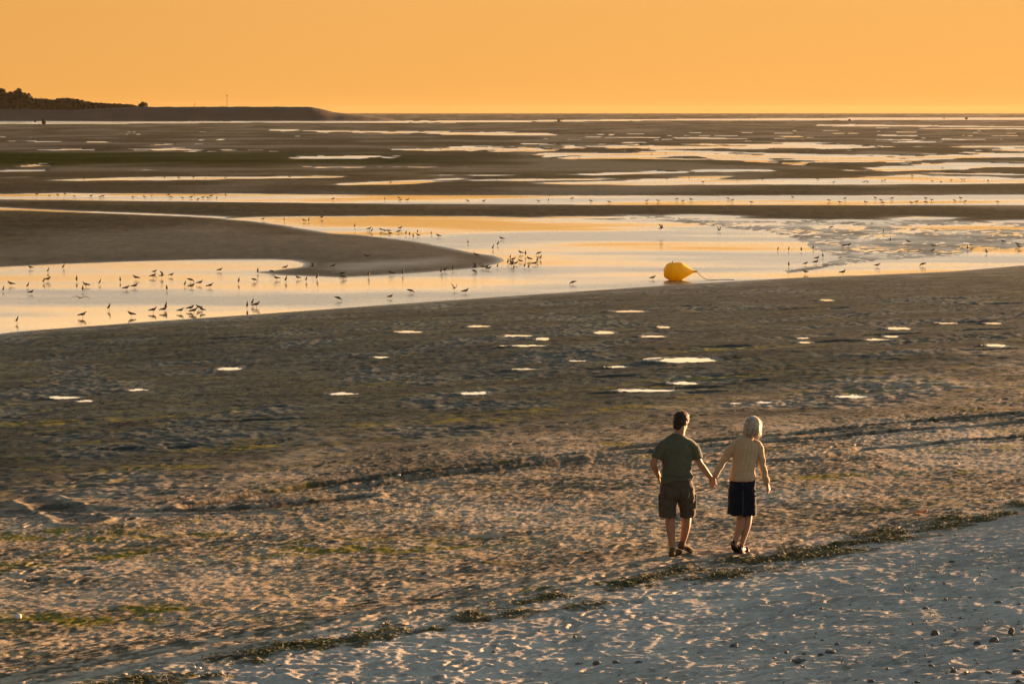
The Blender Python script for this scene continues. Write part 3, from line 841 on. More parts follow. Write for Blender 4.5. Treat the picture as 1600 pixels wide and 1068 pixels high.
def eyes(P, parent, k=1.0):
    for sgn in (-1, 1):
        S = Shape(); S.ell(P(sgn * .030, .073, .008), (.011 * k,) * 3, seg=12)
        e = obj('eye', S.mesh('eye'), M_eye, parent)
        S = Shape(); S.ell(P(sgn * .0305, .0815, .0075), (.005 * k, .004 * k, .005 * k), seg=8)
        obj('iris', S.mesh('iris'), M_iris, e)

def strands(surface, n, length, width, mat, name, parent, down, lift, seed, region):
    """Fine locks lying on the hair."""
    r = np.random.default_rng(seed)
    nv = len(surface.vertices)
    co = np.empty(nv * 3, np.float32); surface.vertices.foreach_get('co', co); co = co.reshape(-1, 3)
    no = np.empty(nv * 3, np.float32); surface.vertex_normals.foreach_get('vector', no); no = no.reshape(-1, 3)
    idx = r.integers(0, nv, n * 3); idx = [i for i in idx if region(co[i])][:n]
    V = []; F = []
    for i in idx:
        p = Vector(co[i]); nn = Vector(no[i])
        d = Vector(down) + Vector(r.normal(0, .22, 3)); d = (d - nn * d.dot(nn)); d = (d.normalized() + nn * lift * r.uniform(.2, 1.4)).normalized()
        sd = d.cross(nn).normalized() * width
        L = length * r.uniform(.5, 1.3)
        b = len(V)
        p0 = p - nn * .002
        p1 = p0 + d * L * .55; p2 = p0 + d * L - nn * lift * L * .25
        V += [p0 - sd, p0 + sd, p1 - sd * .8, p1 + sd * .8, p2]
        F += [(b, b + 1, b + 3, b + 2), (b + 2, b + 3, b + 4)]
    o = obj(name, pymesh(name, V, F), mat, parent)
    o['kind'] = 'stuff'
    return o

# ------------------------------------------------------------------ the man
mx, my, mz = on_ground(1057, 868)
mz = float(np.mean([ground_z(mx + a, my + b)[0] for a in (-.08, 0, .08) for b in (-.05, 0, .05)])) 
wx_, wy_, wz = on_ground(1161, 864)
wz = float(np.mean([ground_z(wx_ + a, wy_ + b)[0] for a in (-.08, 0, .08) for b in (-.05, 0, .05)]))
man = empty('person', (mx, my, mz - .004))
tag(man, 'man in olive t-shirt and brown cargo shorts, holding the hand of a woman', 'man', 'couple walking on the beach')
B = Shape()
B.loft([(0, .05, .84, .150, .115), (0, .055, .93, .160, .12), (0, .06, 1.05, .155, .115), (.003, .075, 1.2, .165, .118), (.008, .088, 1.33, .165, .112), (.012, .095, 1.40, .135, .085), (.018, .10, 1.455, .085, .062)], seg=24)
B.loft([(.020, .098, 1.44, .076, .066), (.033, .112, 1.52, .068, .066), (.048, .13, 1.60, .064, .064)], seg=16)
headP = head(B, (.058, .142, 1.650), math.radians(-42), math.radians(-20), 1.09)
B.loft([(-.11, .085, 1.375, .045, .050), (-.175, .075, 1.352, .050, .054), (-.235, .05, 1.28, .049, .050), (-.290, .03, 1.155, .041, .043), (-.262, .085, 1.07, .039, .041), (-.222, .15, .985, .029, .031)], seg=14)
hand(B, (-.218, .155, .98), (.15, .55, -.82), (.95, .1, .2), .45, -1)
B.loft([(.12, .09, 1.378, .045, .050), (.186, .088, 1.352, .050, .054), (.232, .09, 1.29, .049, .050), (.275, .095, 1.165, .041, .043), (.335, .10, 1.075, .042, .042), (.420, .115, .965, .029, .031)], seg=14)
hand(B, (.422, .115, .960), (.10, .03, -.99), (.80, .55, .1), .55, 1)
B.loft([(-.085, .055, .88, .098, .105), (-.095, .06, .75, .092, .098), (-.085, .07, .58, .070, .075), (-.079, .07, .49, .058, .062), (-.076, .052, .37, .060, .066), (-.064, .045, .24, .049, .052), (-.052, .03, .11, .036, .041), (-.05, .03, .055, .036, .045)], seg=16)
B.loft([(-.057, -.012, .045, .034, .034), (-.02, .07, .045, .038, .035), (.02, .14, .032, .042, .024), (.045, .185, .026, .036, .018)], seg=12, ref=(.87, -.5, 0))
B.loft([(.088, .06, .88, .098, .105), (.108, .085, .75, .092, .098), (.128, .125, .58, .070, .075), (.134, .14, .49, .058, .062), (.122, .115, .37, .059, .066), (.103, .115, .25, .048, .052), (.086, .13, .155, .036, .040), (.085, .135, .13, .034, .040)], seg=16)
B.loft([(.066, .105, .118, .033, .032), (.115, .16, .09, .037, .033), (.165, .20, .05, .041, .024), (.20, .225, .028, .036, .018)], seg=12, ref=(.66, -.75, 0))
body = obj('body', fuse(B, 'body', .0062, 3), M_skin, man)
eyes(headP, man)
S = Shape()                                                    # short hair
hy, hp = math.radians(-42), math.radians(-20)
S.ell(headP(0, -.014, .042), (0.0888, 0.1068, 0.0937), hy, hp, seg=22)
S.ell(headP(0, -.052, -.062), (.060, .044, .050), hy, hp, seg=18)
S.ell(headP(0, -.046, -.012), (.0785, .066, .076), hy, hp, seg=20)
S.ell(headP(0, .030, .085), (0.0632, 0.0545, 0.0382), hy, hp, seg=16)
for sgn in (-1, 1): S.ell(headP(sgn * .066, .004, .012), (0.0174, 0.0327, 0.0436), hy, hp, seg=12)
def hair_disp(co, no): return .004 * n3(co, 38, 3) + .004 * n3(co, 90, 5)
hm = fuse(S, 'hair', .0065, 2, hair_disp)
ho = obj('hair', hm, M_hair_m, man)
strands(hm, 1500, .032, .0016, M_hair_m, 'hair_locks', ho, (.25, -.2, -1), .45, 5, lambda c: c[2] > 1.60)
T = Shape()                                                    # t-shirt
T.loft([(.003, .045, .925, .208, .150), (.0, .05, .96, .203, .152), (-.002, .06, 1.06, .186, .140), (.002, .075, 1.2, .190, .138), (.008, .088, 1.33, .204, .138), (.012, .094, 1.405, .200, .118), (.016, .098, 1.455, .150, .092), (.020, .10, 1.487, .098, .078), (.024, .102, 1.507, .080, .074)], seg=28, round_ends=False, power=2.1)
T.loft([(-.10, .085, 1.385, .070, .085), (-.17, .076, 1.362, .072, .084), (-.222, .058, 1.285, .070, .080), (-.256, .043, 1.21, .068, .078)], seg=18, round_ends=False)
T.loft([(.11, .09, 1.387, .070, .085), (.182, .089, 1.362, .072, .084), (.228, .092, 1.285, .070, .080), (.258, .096, 1.20, .068, .078)], seg=18, round_ends=False)
def tee_disp(co, no):
    w = smooth(1.16, .98, co[:, 2])
    fold = np.sin((co[:, 2] * 74 + 10 * co[:, 0] + 2.6 * n3(co, 7, 1)))
    drape = np.sin(co[:, 0] * 48 + 3 * n3(co, 5, 2)) * smooth(1.35, 1.15, co[:, 2]) * .35
    hemw = smooth(.975, .94, co[:, 2])
    return .0105 * w * (1 - hemw) * fold + .008 * drape + .008 * n3(co, 9, 4) + .003 * n3(co, 22, 6)
obj('t_shirt', fuse(T, 't_shirt', .009, 5, tee_disp), M_tshirt, man)
T = Shape()                                                    # cargo shorts
T.loft([(.002, .048, .955, .186, .135), (.002, .05, .90, .200, .145), (.006, .052, .82, .214, .150), (.010, .06, .76, .205, .138), (.010, .065, .725, .17, .10)], seg=26, round_ends=False, power=2.2)
T.loft([(-.098, .055, .80, .112, .128), (-.108, .058, .68, .112, .122), (-.112, .06, .57, .109, .116), (-.114, .06, .488, .108, .114)], seg=20, round_ends=False, power=2.3)
T.loft([(.112, .068, .80, .112, .128), (.130, .088, .68, .110, .120), (.137, .108, .57, .101, .112), (.140, .118, .482, .090, .108)], seg=20, round_ends=False, power=2.3)
def sh_disp(co, no):
    return .006 * n3(co, 8, 11) + .004 * np.sin(co[:, 2] * 42 + 14 * co[:, 0] + 3 * n3(co, 6, 12)) * smooth(.95, .8, co[:, 2]) + .003 * n3(co, 24, 13) + .004 * smooth(.515, .508, co[:, 2])
so = obj('shorts', fuse(T, 'shorts', .009, 4, sh_disp), M_shorts, man)
for sgn, cx, cy in ((-1, -.213, .055), (1, .232, .088)):
    S = Shape()
    S.loft([(cx - .006 * sgn, cy, .745, .013, .060), (cx - .004 * sgn, cy + .004, .68, .017, .070), (cx - .004 * sgn, cy + .012, .60, .015, .068)], seg=16, sub=3, round_ends=True, power=4)
    pk = obj('cargo_pocket', fuse(S, 'cargo_pocket', .007, 2), M_shorts, so)
    S = Shape(); S.loft([(cx - .004 * sgn, cy, .762, .014, .066), (cx - .002 * sgn, cy + .002, .725, .019, .072)], seg=16, sub=2, round_ends=True, power=4)
    obj('pocket_flap', fuse(S, 'pocket_flap', .007, 1), M_shorts, so)
for xx in (-.085, .092):                                       # back pockets
    S = Shape(); S.loft([(xx, -.096, .865, .052, .004), (xx, -.100, .80, .054, .004), (xx * 1.02, -.090, .745, .046, .004)], seg=14, sub=2, power=5)
    obj('back_pocket', S.mesh('back_pocket'), M_shorts, so)
def shoe(pts, ref, parent):
    S = Shape(); S.loft(pts, seg=16, sub=3, ref=ref)
    c0 = Vector(pts[0][:3]); c1 = Vector(pts[1][:3])
    S.loft([(*(c0 * .7 + c1 * .3 + Vector((0, 0, .0))), .040, .046), (*(c0 * .7 + c1 * .3 + Vector((0, 0, .034))), .041, .046)], seg=14, sub=2, ref=ref)
    o = obj('shoe', fuse(S, 'shoe', .006, 3), M_shoe, parent)
    S = Shape()
    low = [(p[0], p[1], p[2] - p[4] * .86, p[3] * 1.06, .009) for p in pts]
    S.loft(low, seg=16, sub=3, ref=ref)
    obj('sole', S.mesh('sole'), M_sole, o)
shoe([(-.060, -.022, .045, .041, .040), (-.02, .07, .044, .045, .038), (.022, .145, .036, .048, .030), (.052, .20, .028, .038, .021)], (.87, -.5, 0), man)
shoe([(.058, .098, .118, .040, .040), (.112, .158, .090, .044, .038), (.165, .20, .055, .047, .030), (.205, .232, .030, .037, .021)], (.66, -.75, 0), man)

# ------------------------------------------------------------------ the woman
wom = empty('person', (wx_, wy_, wz - .004))
tag(wom, 'woman with blonde bob in beige cardigan and dark denim skirt, walking beside a man', 'woman', 'couple walking on the beach')
dz = (mz - wz)
B = Shape()
B.loft([(-.015, .055, .83, .145, .115), (-.012, .055, .92, .140, .11), (-.002, .06, 1.03, .122, .095), (.018, .075, 1.18, .132, .098), (.034, .085, 1.30, .142, .098), (.042, .09, 1.38, .125, .080), (.055, .095, 1.425, .075, .055)], seg=24)
B.loft([(.06, .095, 1.40, .050, .048), (.085, .11, 1.47, .046, .047), (.108, .13, 1.54, .045, .047)], seg=14)
headW = head(B, (.122, .145, 1.565), math.radians(-20), math.radians(-24), .93)
B.loft([(-.07, .085, 1.37, .046, .046), (-.115, .085, 1.345, .047, .047), (-.178, .09, 1.25, .040, .042), (-.255, .085, 1.13, .034, .036), (-.310, .06, 1.04, .033, .034), (-.365, .03, .955 , .024, .026)], seg=14)
hand(B, (-.366, .026, .948), (-.06, .03, -.99), (-.80, -.55, .05), .55, -1, .92)
B.loft([(.13, .09, 1.37, .046, .046), (.178, .088, 1.345, .047, .047), (.205, .075, 1.24, .040, .042), (.228, .06, 1.11, .034, .036), (.262, .07, .98, .032, .034), (.300, .095, .855, .023, .025)], seg=14)
hand(B, (.301, .096, .85), (.25, .15, -.95), (-.75, .55, .05), .55, 1, .92)
B.loft([(-.075, .06, .85, .088, .10), (-.06, .07, .70, .082, .09), (-.035, .085, .55, .062, .068), (-.022, .085, .48, .052, .056), (-.036, .05, .36, .052, .058), (-.066, .03, .25, .041, .045), (-.098, .015, .165, .030, .035), (-.102, .012, .135, .030, .036)], seg=16)
B.loft([(-.122, -.008, .128, .029, .030), (-.098, .05, .085, .033, .028), (-.075, .085, .042, .037, .020), (-.06, .115, .024, .033, .014)], seg=12, ref=(.9, -.4, 0))
B.loft([(.055, .065, .85, .088, .10), (.066, .085, .70, .082, .09), (.072, .105, .55, .062, .068), (.070, .105, .48, .052, .056), (.052, .08, .36, .053, .059), (.02, .065, .23, .041, .044), (-.012, .05, .115, .030, .035), (-.015, .048, .065, .031, .038)], seg=16)
B.loft([(-.022, .012, .045, .030, .032), (.015, .085, .042, .034, .030), (.048, .145, .028, .038, .020), (.068, .18, .022, .033, .014)], seg=12, ref=(.88, -.48, 0))
obj('body', fuse(B, 'body', .0058, 3), M_skin2, wom)
eyes(headW, wom, .93)
S = Shape()                                                    # bob
yw, pw_ = math.radians(-20), math.radians(-18)
S.ell(headW(0, -.012, .046), (.097, .106, .088), yw, pw_, seg=24)
S.loft([(*headW(0, -.030, .06), .095, .085), (*headW(0, -.034, -.02), .106, .088), (*headW(.0, -.034, -.075), .110, .084), (*headW(0, -.024, -.122), .100, .074)], seg=24, ref=tuple(Matrix.Rotation(yw, 3, 'Z') @ Vector((1, 0, 0))), round_ends=False)
for sgn in (-1, 1):
    S.loft([(*headW(sgn * .070, .030, .04), .026, .038), (*headW(sgn * .082, .030, -.04), .026, .042), (*headW(sgn * .080, .018, -.095), .020, .034)], seg=12, ref=tuple(Matrix.Rotation(yw, 3, 'Z') @ Vector((1, 0, 0))))
def bob_disp(co, no):
    a = np.arctan2(co[:, 0] - .12, co[:, 1] - .13)
    return .0022 * np.sin(a * 26 + 3 * n3(co, 12, 2)) * smooth(1.66, 1.56, co[:, 2]) + .0025 * n3(co, 24, 7) - .006 * smooth(1.44, 1.41, co[:, 2]) * (1 + n3(co, 60, 9))
hw_m = fuse(S, 'hair', .0065, 3, bob_disp)
ho = obj('hair', hw_m, M_hair_w, wom)
strands(hw_m, 2600, .075, .0013, M_hair_w, 'hair_locks', ho, (.02, -.02, -1), .05, 6, lambda c: c[2] > 1.43)
T = Shape()                                                    # cardigan
T.loft([(-.012, .05, .92, .170, .132), (-.012, .05, .96, .164, .128), (-.004, .06, 1.05, .148, .114), (.016, .074, 1.18, .152, .112), (.034, .085, 1.30, .162, .112), (.042, .09, 1.375, .150, .094), (.052, .095, 1.418, .098, .070), (.062, .098, 1.44, .065, .058)], seg=28, round_ends=False, power=2.2)
T.loft([(-.06, .085, 1.362, .058, .060), (-.116, .085, 1.335, .060, .062), (-.178, .09, 1.25, .053, .055), (-.255, .085, 1.13, .046, .048), (-.312, .06, 1.035, .042, .043), (-.358, .034, .968, .034, .036)], seg=16, round_ends=False)
T.loft([(.13, .09, 1.362, .058, .060), (.182, .088, 1.332, .060, .062), (.208, .075, 1.24, .053, .055), (.231, .06, 1.11, .046, .048), (.263, .07, .98, .042, .043), (.297, .093, .868, .033, .035)], seg=16, round_ends=False)
def card_disp(co, no):
    xs = co[:, 0] - (-.012 + .052 * smooth(.95, 1.35, co[:, 2]))
    body_ = smooth(.20, .15, np.abs(xs))
    pleat = np.sin(xs * 128 + .7 * n3(co, 4, 3)) * body_ * smooth(1.42, 1.30, co[:, 2]) * smooth(.95, 1.03, co[:, 2])
    arm = (1 - body_) * np.sin(co[:, 2] * 52 + 12 * co[:, 0] + 2 * n3(co, 8, 5))
    return .0032 * pleat + .004 * arm + .005 * n3(co, 8, 8) + .0025 * n3(co, 26, 9) + .004 * smooth(.965, .955, co[:, 2])
obj('cardigan', fuse(T, 'cardigan', .0085, 4, card_disp), M_cardigan, wom)
T = Shape()                                                    # skirt
T.loft([(-.012, .052, .985, .135, .105), (-.012, .052, .93, .155, .122), (-.013, .055, .85, .166, .134), (-.016, .062, .72, .172, .138), (-.018, .068, .58, .178, .142), (-.020, .07, .488, .184, .146)], seg=32, round_ends=False, power=2.3)
def sk_disp(co, no):
    fl = smooth(.85, .5, co[:, 2])
    return .009 * fl * np.sin(co[:, 0] * 46 + 1.5 * n3(co, 5, 3) + 1.2) + .005 * n3(co, 8, 21) + .003 * n3(co, 25, 22)
sk = obj('skirt', fuse(T, 'skirt', .009, 3, sk_disp), M_denim, wom)
S = Shape()                                                    # seams and hem stitching
S.loft([(-.015, -.072, .92, .003, .003), (-.015, -.080, .80, .003, .003), (-.016, -.082, .65, .003, .003), (-.016, -.082, .50, .003, .003)], seg=6, sub=3)
obj('seam', S.mesh('seam'), M_stitch, sk)
def sandal(heel, ball, toe, ankle, ref):
    h, b, t, a = map(Vector, (heel, ball, toe, ankle))
    S = Shape()
    S.loft([(*(h + Vector((0, 0, -.030))), .032, .012), (*((h + b) / 2 + Vector((0, 0, -.030))), .034, .010), (*(b + Vector((0, 0, -.022))), .041, .010), (*(t + Vector((0, 0, -.014))), .034, .009)], seg=14, sub=3, ref=ref)
    o = obj('sandal', S.mesh('sandal'), M_sandal, wom)
    f = (b - h).normalized(); r = Vector(ref).normalized(); u = r.cross(f).normalized()
    if u.z < 0: u = -u
    for cpt, ra, rb, nm in ((b - f * .02 + Vector((0, 0, .002)), .044, .032, 'toe_strap'), (a, .037, .041, 'ankle_strap')):
        S = Shape(); pts = []
        ax1, ax2 = (r, u) if nm == 'toe_strap' else (r, f - Vector((0, 0, f.z)))
        ax2 = ax2.normalized()
        for q in range(25):
            an = 2 * math.pi * q / 24
            pts.append((*(cpt + ax1 * ra * math.cos(an) + ax2 * rb * math.sin(an)), .0045, .0095))
        S.loft(pts, seg=8, sub=1, ref=(.01, .02, 1) if nm != 'toe_strap' else tuple(f))
        obj(nm, S.mesh(nm), M_sandal, o)
    S = Shape(); S.loft([(*(h + Vector((0, 0, -.03)) - f * .018), .030, .012), (*(h + Vector((0, 0, .0)) - f * .024), .026, .007), (*(a - f * .035), .010, .006)], seg=10, sub=2, ref=ref)
    obj('heel_counter', S.mesh('heel_counter'), M_sandal, o)
sandal((-.122, -.008, .126), (-.080, .082, .045), (-.058, .118, .024), (-.104, .012, .155), (.9, -.4, 0))
sandal((-.022, .012, .045), (.042, .135, .030), (.068, .18, .022), (-.014, .048, .092), (.88, -.48, 0))

# ------------------------------------------------------------------ the stranded buoy
M_buoy = simple('yellow_plastic', (.90, .54, .010), .42, .4, .16, 2.5)
def translucent(m, f, c):
    nt = m.node_tree; b = nt.nodes['Principled BSDF']; o = nt.nodes['Material Output']
    tr = nt.nodes.new('ShaderNodeBsdfTranslucent'); tr.inputs['Color'].default_value = (*c, 1)
    mx_ = nt.nodes.new('ShaderNodeMixShader'); mx_.inputs[0].default_value = f
    nt.links.new(b.outputs[0], mx_.inputs[1]); nt.links.new(tr.outputs[0], mx_.inputs[2]); nt.links.new(mx_.outputs[0], o.inputs['Surface'])
translucent(M_buoy, .24, (.95, .70, .06))
M_rope = simple('old_rope', (.24, .15, .07), .9, .2)
M_iron = simple('galvanised_iron', (.12, .10, .08), .5, .5)
bx, by, bz = on_ground(1059, 437.5, True)
bz = max(bz, 0.0)
PXM = FPX / by
def bp(u, v): return ((u - 1059) / PXM, (437.5 - v) / PXM)
buoy = empty('stranded_buoy', (bx, by, bz - .03))
tag(buoy, 'big yellow pear-shaped mooring buoy lying on its side at the water edge', 'buoy')
S = Shape()
tiltd = .10
S.loft([(-.82, .0, .55, .10, .10), (-.79, 0, .55, .24, .24), (-.70, 0, .54, .38, .38), (-.52, 0, .535, .49, .49), (-.30, 0, .535, .532, .532), (0, 0, .535, .535, .535), (.20, 0, .535, .525, .525), (.33, 0, .535, .46, .46), (.60, 0, .53, .285, .285), (.84, 0, .53, .12, .12), (.93, 0, .53, .065, .065)], seg=40, sub=4, ref=(0, 1, 0), round_ends=False)
obj('float', S.mesh('float'), M_buoy, buoy)
S = Shape(); S.loft([(.88, 0, .53, .07, .07), (.96, 0, .53, .062, .062), (1.05, 0, .525, .055, .055)], seg=16, sub=2, ref=(0, 1, 0))
obj('nose', S.mesh('nose'), M_buoy, buoy)
S = Shape()
S.loft([(*(1.07 + .06 * math.cos(q), .0, .525 + .06 * math.sin(q)), .013, .013) for q in np.linspace(0, 2 * math.pi, 17)], seg=8, sub=1, ref=(0, 1, 0))
obj('shackle', S.mesh('shackle'), M_iron, buoy)
S = Shape(); S.loft([(-.30, .02, 1.055, .055, .055), (-.30, .02, 1.085, .05, .05)], seg=14, sub=2, ref=(1, 0, 0)); obj('filler_cap', S.mesh('filler_cap'), M_iron, buoy)
gzr = lambda dx, dy: max(0, float(ground_z(bx + dx, by + dy)[0])) - (bz - .03) + .012
S = Shape(); S.loft([(1.13, 0, .51, .016, .016), (1.30, -.05, .30, .016, .016), (1.55, -.1, .12, .016, .016), (1.85, -.15, gzr(1.85, -.15) + .02, .016, .016), (2.2, -.1, gzr(2.2, -.1), .016, .016), (2.7, .3, gzr(2.7, .3), .016, .016), (3.3, .2, gzr(3.3, .2), .016, .016)], seg=8, sub=5, ref=(0, 1, 0))
obj('mooring_rope', S.mesh('mooring_rope'), M_rope, buoy)

# ------------------------------------------------------------------ birds
M_gull = simple('grey_brown_plumage', (.105, .085, .066), .8, .2, .35, 18)
M_gull_w = simple('pale_plumage', (.26, .23, .20), .8, .2, .25, 18)
M_gull_l = simple('dark_legs', (.03, .022, .015), .6, .3)
def gull_mesh(pose, name='gull'):
    """Head towards +x, feet at z = 0; about 0.4 m long."""
    S = Shape()
    if pose == 'side':
        S.loft([(-.25, 0, .135, .004, .022), (-.17, 0, .155, .018, .030), (-.08, 0, .175, .048, .052), (.02, 0, .19, .062, .066), (.085, 0, .215, .050, .055), (.115, 0, .255, .032, .036), (.13, 0, .285, .032, .033), (.155, 0, .298, .027, .026), (.185, 0, .296, .010, .009), (.222, 0, .288, .003, .003)], seg=14, sub=3, ref=(0, 1, 0))
        legs = [(.0, .022), (.015, -.022)]
    elif pose == 'alert':
        S.loft([(-.15, 0, .12, .004, .020), (-.10, 0, .15, .024, .03), (-.04, 0, .19, .055, .055), (.02, 0, .235, .063, .060), (.052, 0, .29, .045, .045), (.062, 0, .335, .031, .032), (.068, 0, .365, .033, .034), (.088, 0, .385, .028, .026), (.12, 0, .384, .010, .009), (.155, 0, .378, .003, .003)], seg=14, sub=3, ref=(0, 1, 0))
        legs = [(.0, .024), (.0, -.024)]
    elif pose == 'feed':
        S.loft([(-.22, 0, .225, .004, .02), (-.15, 0, .215, .020, .028), (-.06, 0, .20, .052, .055), (.04, 0, .185, .060, .060), (.10, 0, .165, .045, .046), (.145, 0, .13, .030, .031), (.17, 0, .105, .031, .031), (.19, 0, .08, .024, .023), (.205, 0, .05, .009, .009), (.215, 0, .015, .003, .003)], seg=14, sub=3, ref=(0, 1, 0))
        legs = [(.0, .022), (.02, -.022)]
    else:                                                     # wings spread
        S.loft([(-.22, 0, .20, .004, .03), (-.14, 0, .205, .022, .028), (-.04, 0, .215, .052, .052), (.05, 0, .225, .050, .050), (.11, 0, .245, .032, .034), (.145, 0, .252, .030, .030), (.175, 0, .248, .012, .011), (.21, 0, .242, .003, .003)], seg=14, sub=3, ref=(0, 1, 0))
        legs = [(-.02, .02), (-.02, -.02)] if pose == 'wings' else []
        for sg in (-1, 1):
            if pose == 'wings':
                S.loft([(.03, .03 * sg, .235, .055, .018), (.03, .13 * sg, .33, .060, .012), (-.02, .20 * sg, .43, .045, .009), (-.10, .25 * sg, .52, .012, .004)], seg=10, sub=3, ref=(1, 0, .1))
            else:
                S.loft([(.03, .03 * sg, .235, .060, .018), (.05, .20 * sg, .315, .062, .012), (.0, .34 * sg, .29, .045, .008), (-.08, .50 * sg, .17, .010, .004)], seg=10, sub=3, ref=(1, 0, .1))
    # folded wing tips
    if pose in ('side', 'alert', 'feed'):
        a, b, c = {'side': ((.06, .2), (-.08, .185), (-.27, .15)), 'alert': ((.04, .25), (-.05, .185), (-.17, .125)), 'feed': ((.06, .2), (-.06, .22), (-.25, .24))}[pose]
        for sg in (-1, 1):
            S.loft([(a[0], .045 * sg, a[1], .014, .040), (b[0], .050 * sg, b[1], .012, .036), (c[0], .012 * sg, c[1], .004, .010)], seg=8, sub=3, ref=(0, 1, 0))
    nb = len(S.f)
    for lx, ly in legs:
        S.loft([(lx, ly, .16, .006, .006), (lx - .01, ly, .08, .0055, .0055), (lx, ly, .0, .0055, .0055), (lx + .02, ly, -.03, .005, .005)], seg=6, sub=1, ref=(0, 1, 0), round_ends=False)
    m = S.mesh(name)
    m.materials.append(M_gull); m.materials.append(M_gull_l); m.materials.append(M_gull_w)
    mi = [0] * nb + [1] * (len(S.f) - nb)
    for i in range(nb):                                       # paler underside and head
        if m.polygons[i].normal.z < -.45: mi[i] = 2
    m.polygons.foreach_set('material_index', mi)
    return m
GM = {p: gull_mesh(p) for p in ('side', 'alert', 'feed', 'wings', 'fly')}
def birds(src, ox, oy, k): return [(ox + b[0] / k, oy + b[1] / k, b[2] if len(b) > 2 else '?') for b in src]
near = birds([(190, 484, 'L'), (302, 505, 'B'), (398, 482, 'B'), (300, 560, 'R'), (275, 572, 'B'), (68, 588, 'L'), (22, 625, 'B'), (175, 600, 'B'), (195, 640, 'R'), (480, 565, 'B'), (537, 595, 'L'), (518, 625, 'B'), (625, 580, 'B'), (752, 565, 'B'), (850, 550, 'L'), (967, 510, 'R'), (957, 538, 'R'), (1012, 540, 'W'), (1072, 530, 'R'), (1375, 500, 'R'), (790, 615, 'R'), (843, 603, 'R'), (1043, 620, 'B'), (1157, 592, 'B'), (1192, 565, 'F'), (1200, 602, 'R'), (1250, 582, 'R'), (1313, 600, 'R'), (1493, 575, 'B'), (1590, 562, 'F'), (683, 740, 'B'), (108, 820, 'B'), (517, 785, 'R'), (820, 780, 'L'), (958, 755, 'R'), (1025, 750, 'R'), (1038, 735, 'B'), (1130, 755, 'R'), (1192, 742, 'R'), (1212, 760, 'R'), (1243, 735, 'L'), (1262, 750, 'L'), (1546, 730, 'B'), (1580, 710, 'B'), (1602, 722, 'R')], 0, 300, 4)
near += birds([(212, 432, 'B'), (302, 430, 'F'), (385, 405, 'R'), (328, 472, 'L'), (388, 485, 'B'), (462, 468, 'L'), (515, 482, 'B'), (583, 470, 'B'), (555, 405, 'W'), (685, 393, 'R'), (738, 447, 'F'), (748, 465, 'F'), (905, 455, 'B'), (1045, 440, 'L'), (1118, 442, 'B'), (1360, 430, 'B'), (1380, 422, 'R'), (1430, 415, 'B'), (1570, 408, 'W'), (1565, 428, 'F'), (715, 602, 'F'), (1040, 588, 'R'), (1168, 555, 'F'), (1442, 540, 'W'), (1510, 555, 'R'), (890, 332, 'L'),
   (245, 97, 'R'), (377, 104, 'B'), (500, 108, 'L'), (530, 108, 'B'), (612, 88, 'R'), (818, 145, 'B'), (908, 160, 'R'), (925, 172, 'B'), (982, 165, 'L'), (1005, 172, 'L'), (1030, 172, 'L'), (1037, 188, 'L'), (1090, 178, 'R'), (1103, 155, 'R'), (1138, 192, 'B'), (1160, 197, 'B'), (1183, 210, 'B'), (1213, 200, 'L'), (1210, 180, 'B'), (1296, 192, 'B'), (1340, 205, 'L'), (1525, 247, 'B')], 350, 320, 4)
near += birds([(535, 222, 'L'), (513, 258, 'B'), (482, 282, 'B'), (375, 328, 'L'), (653, 310, 'L'), (685, 322, 'B'), (767, 315, 'F'), (590, 342, 'B'), (608, 352, 'R'), (650, 362, 'L'), (707, 350, 'L'), (760, 360, 'B'), (780, 345, 'B'), (575, 374, 'B'), (600, 390, 'W'), (625, 378, 'R'), (612, 408, 'B'), (745, 380, 'R'), (680, 394, 'B'), (705, 402, 'B'), (510, 397, 'B'), (415, 402, 'W'), (440, 402, 'R'), (455, 410, 'R'), (980, 500, 'F'), (1480, 470, 'R')], 650, 320, 4)
near += birds([(330, 115, 'W'), (575, 194, 'B'), (620, 194, 'B'), (672, 197, 'B'), (722, 189, 'B'), (738, 230, 'R'), (762, 222, 'B'), (733, 247, 'R'), (620, 260, 'B'), (690, 253, 'R'), (688, 289, 'L'), (850, 179, 'F'), (870, 176, 'R'), (990, 260, 'R'), (845, 291, 'R'), (1015, 121, 'B'), (1043, 156, 'B'), (1118, 163, 'L'), (1220, 179, 'L'), (1220, 199, 'R'), (1178, 257, 'F'), (1365, 191, 'B'), (1380, 176, 'L'), (1443, 206, 'B'), (1512, 161, 'L'), (1572, 172, 'L'), (1580, 183, 'L'), (795, 102, 'F'), (162, 307, 'B')], 1000, 320, 8 / 3)
far = birds([(228, 22), (310, 30), (360, 25), (405, 20), (465, 34), (570, 34), (630, 37), (645, 34), (830, 40), (903, 38), (950, 35), (1055, 27), (1070, 40), (1140, 44), (1195, 42), (1238, 54), (1215, 24), (1270, 42), (1298, 44), (1320, 34), (1355, 47), (1410, 30)], 0, 300, 4)
far += birds([(55, 435), (270, 437), (330, 430), (336, 440), (365, 439), (615, 443), (683, 443), (910, 443), (952, 442), (1050, 433), (1128, 443), (1205, 448), (1363, 442), (1408, 442), (1487, 435), (1513, 443), (1545, 437),
   (740, 351), (795, 348), (295, 366), (250, 353), (960, 323), (905, 349),
   (250, 221), (285, 223), (345, 216), (408, 231), (447, 220), (505, 226), (535, 221), (568, 222), (600, 229), (625, 228), (650, 227), (695, 217), (745, 246), (762, 226), (825, 226), (865, 229), (905, 226), (950, 241), (985, 231), (1005, 229), (1080, 259), (1125, 228), (1210, 228), (1268, 222), (1320, 229), (1375, 223), (1380, 246), (1440, 241), (1530, 209), (1565, 223), (390, 213), (720, 223)], 500, 150, 8 / 3)
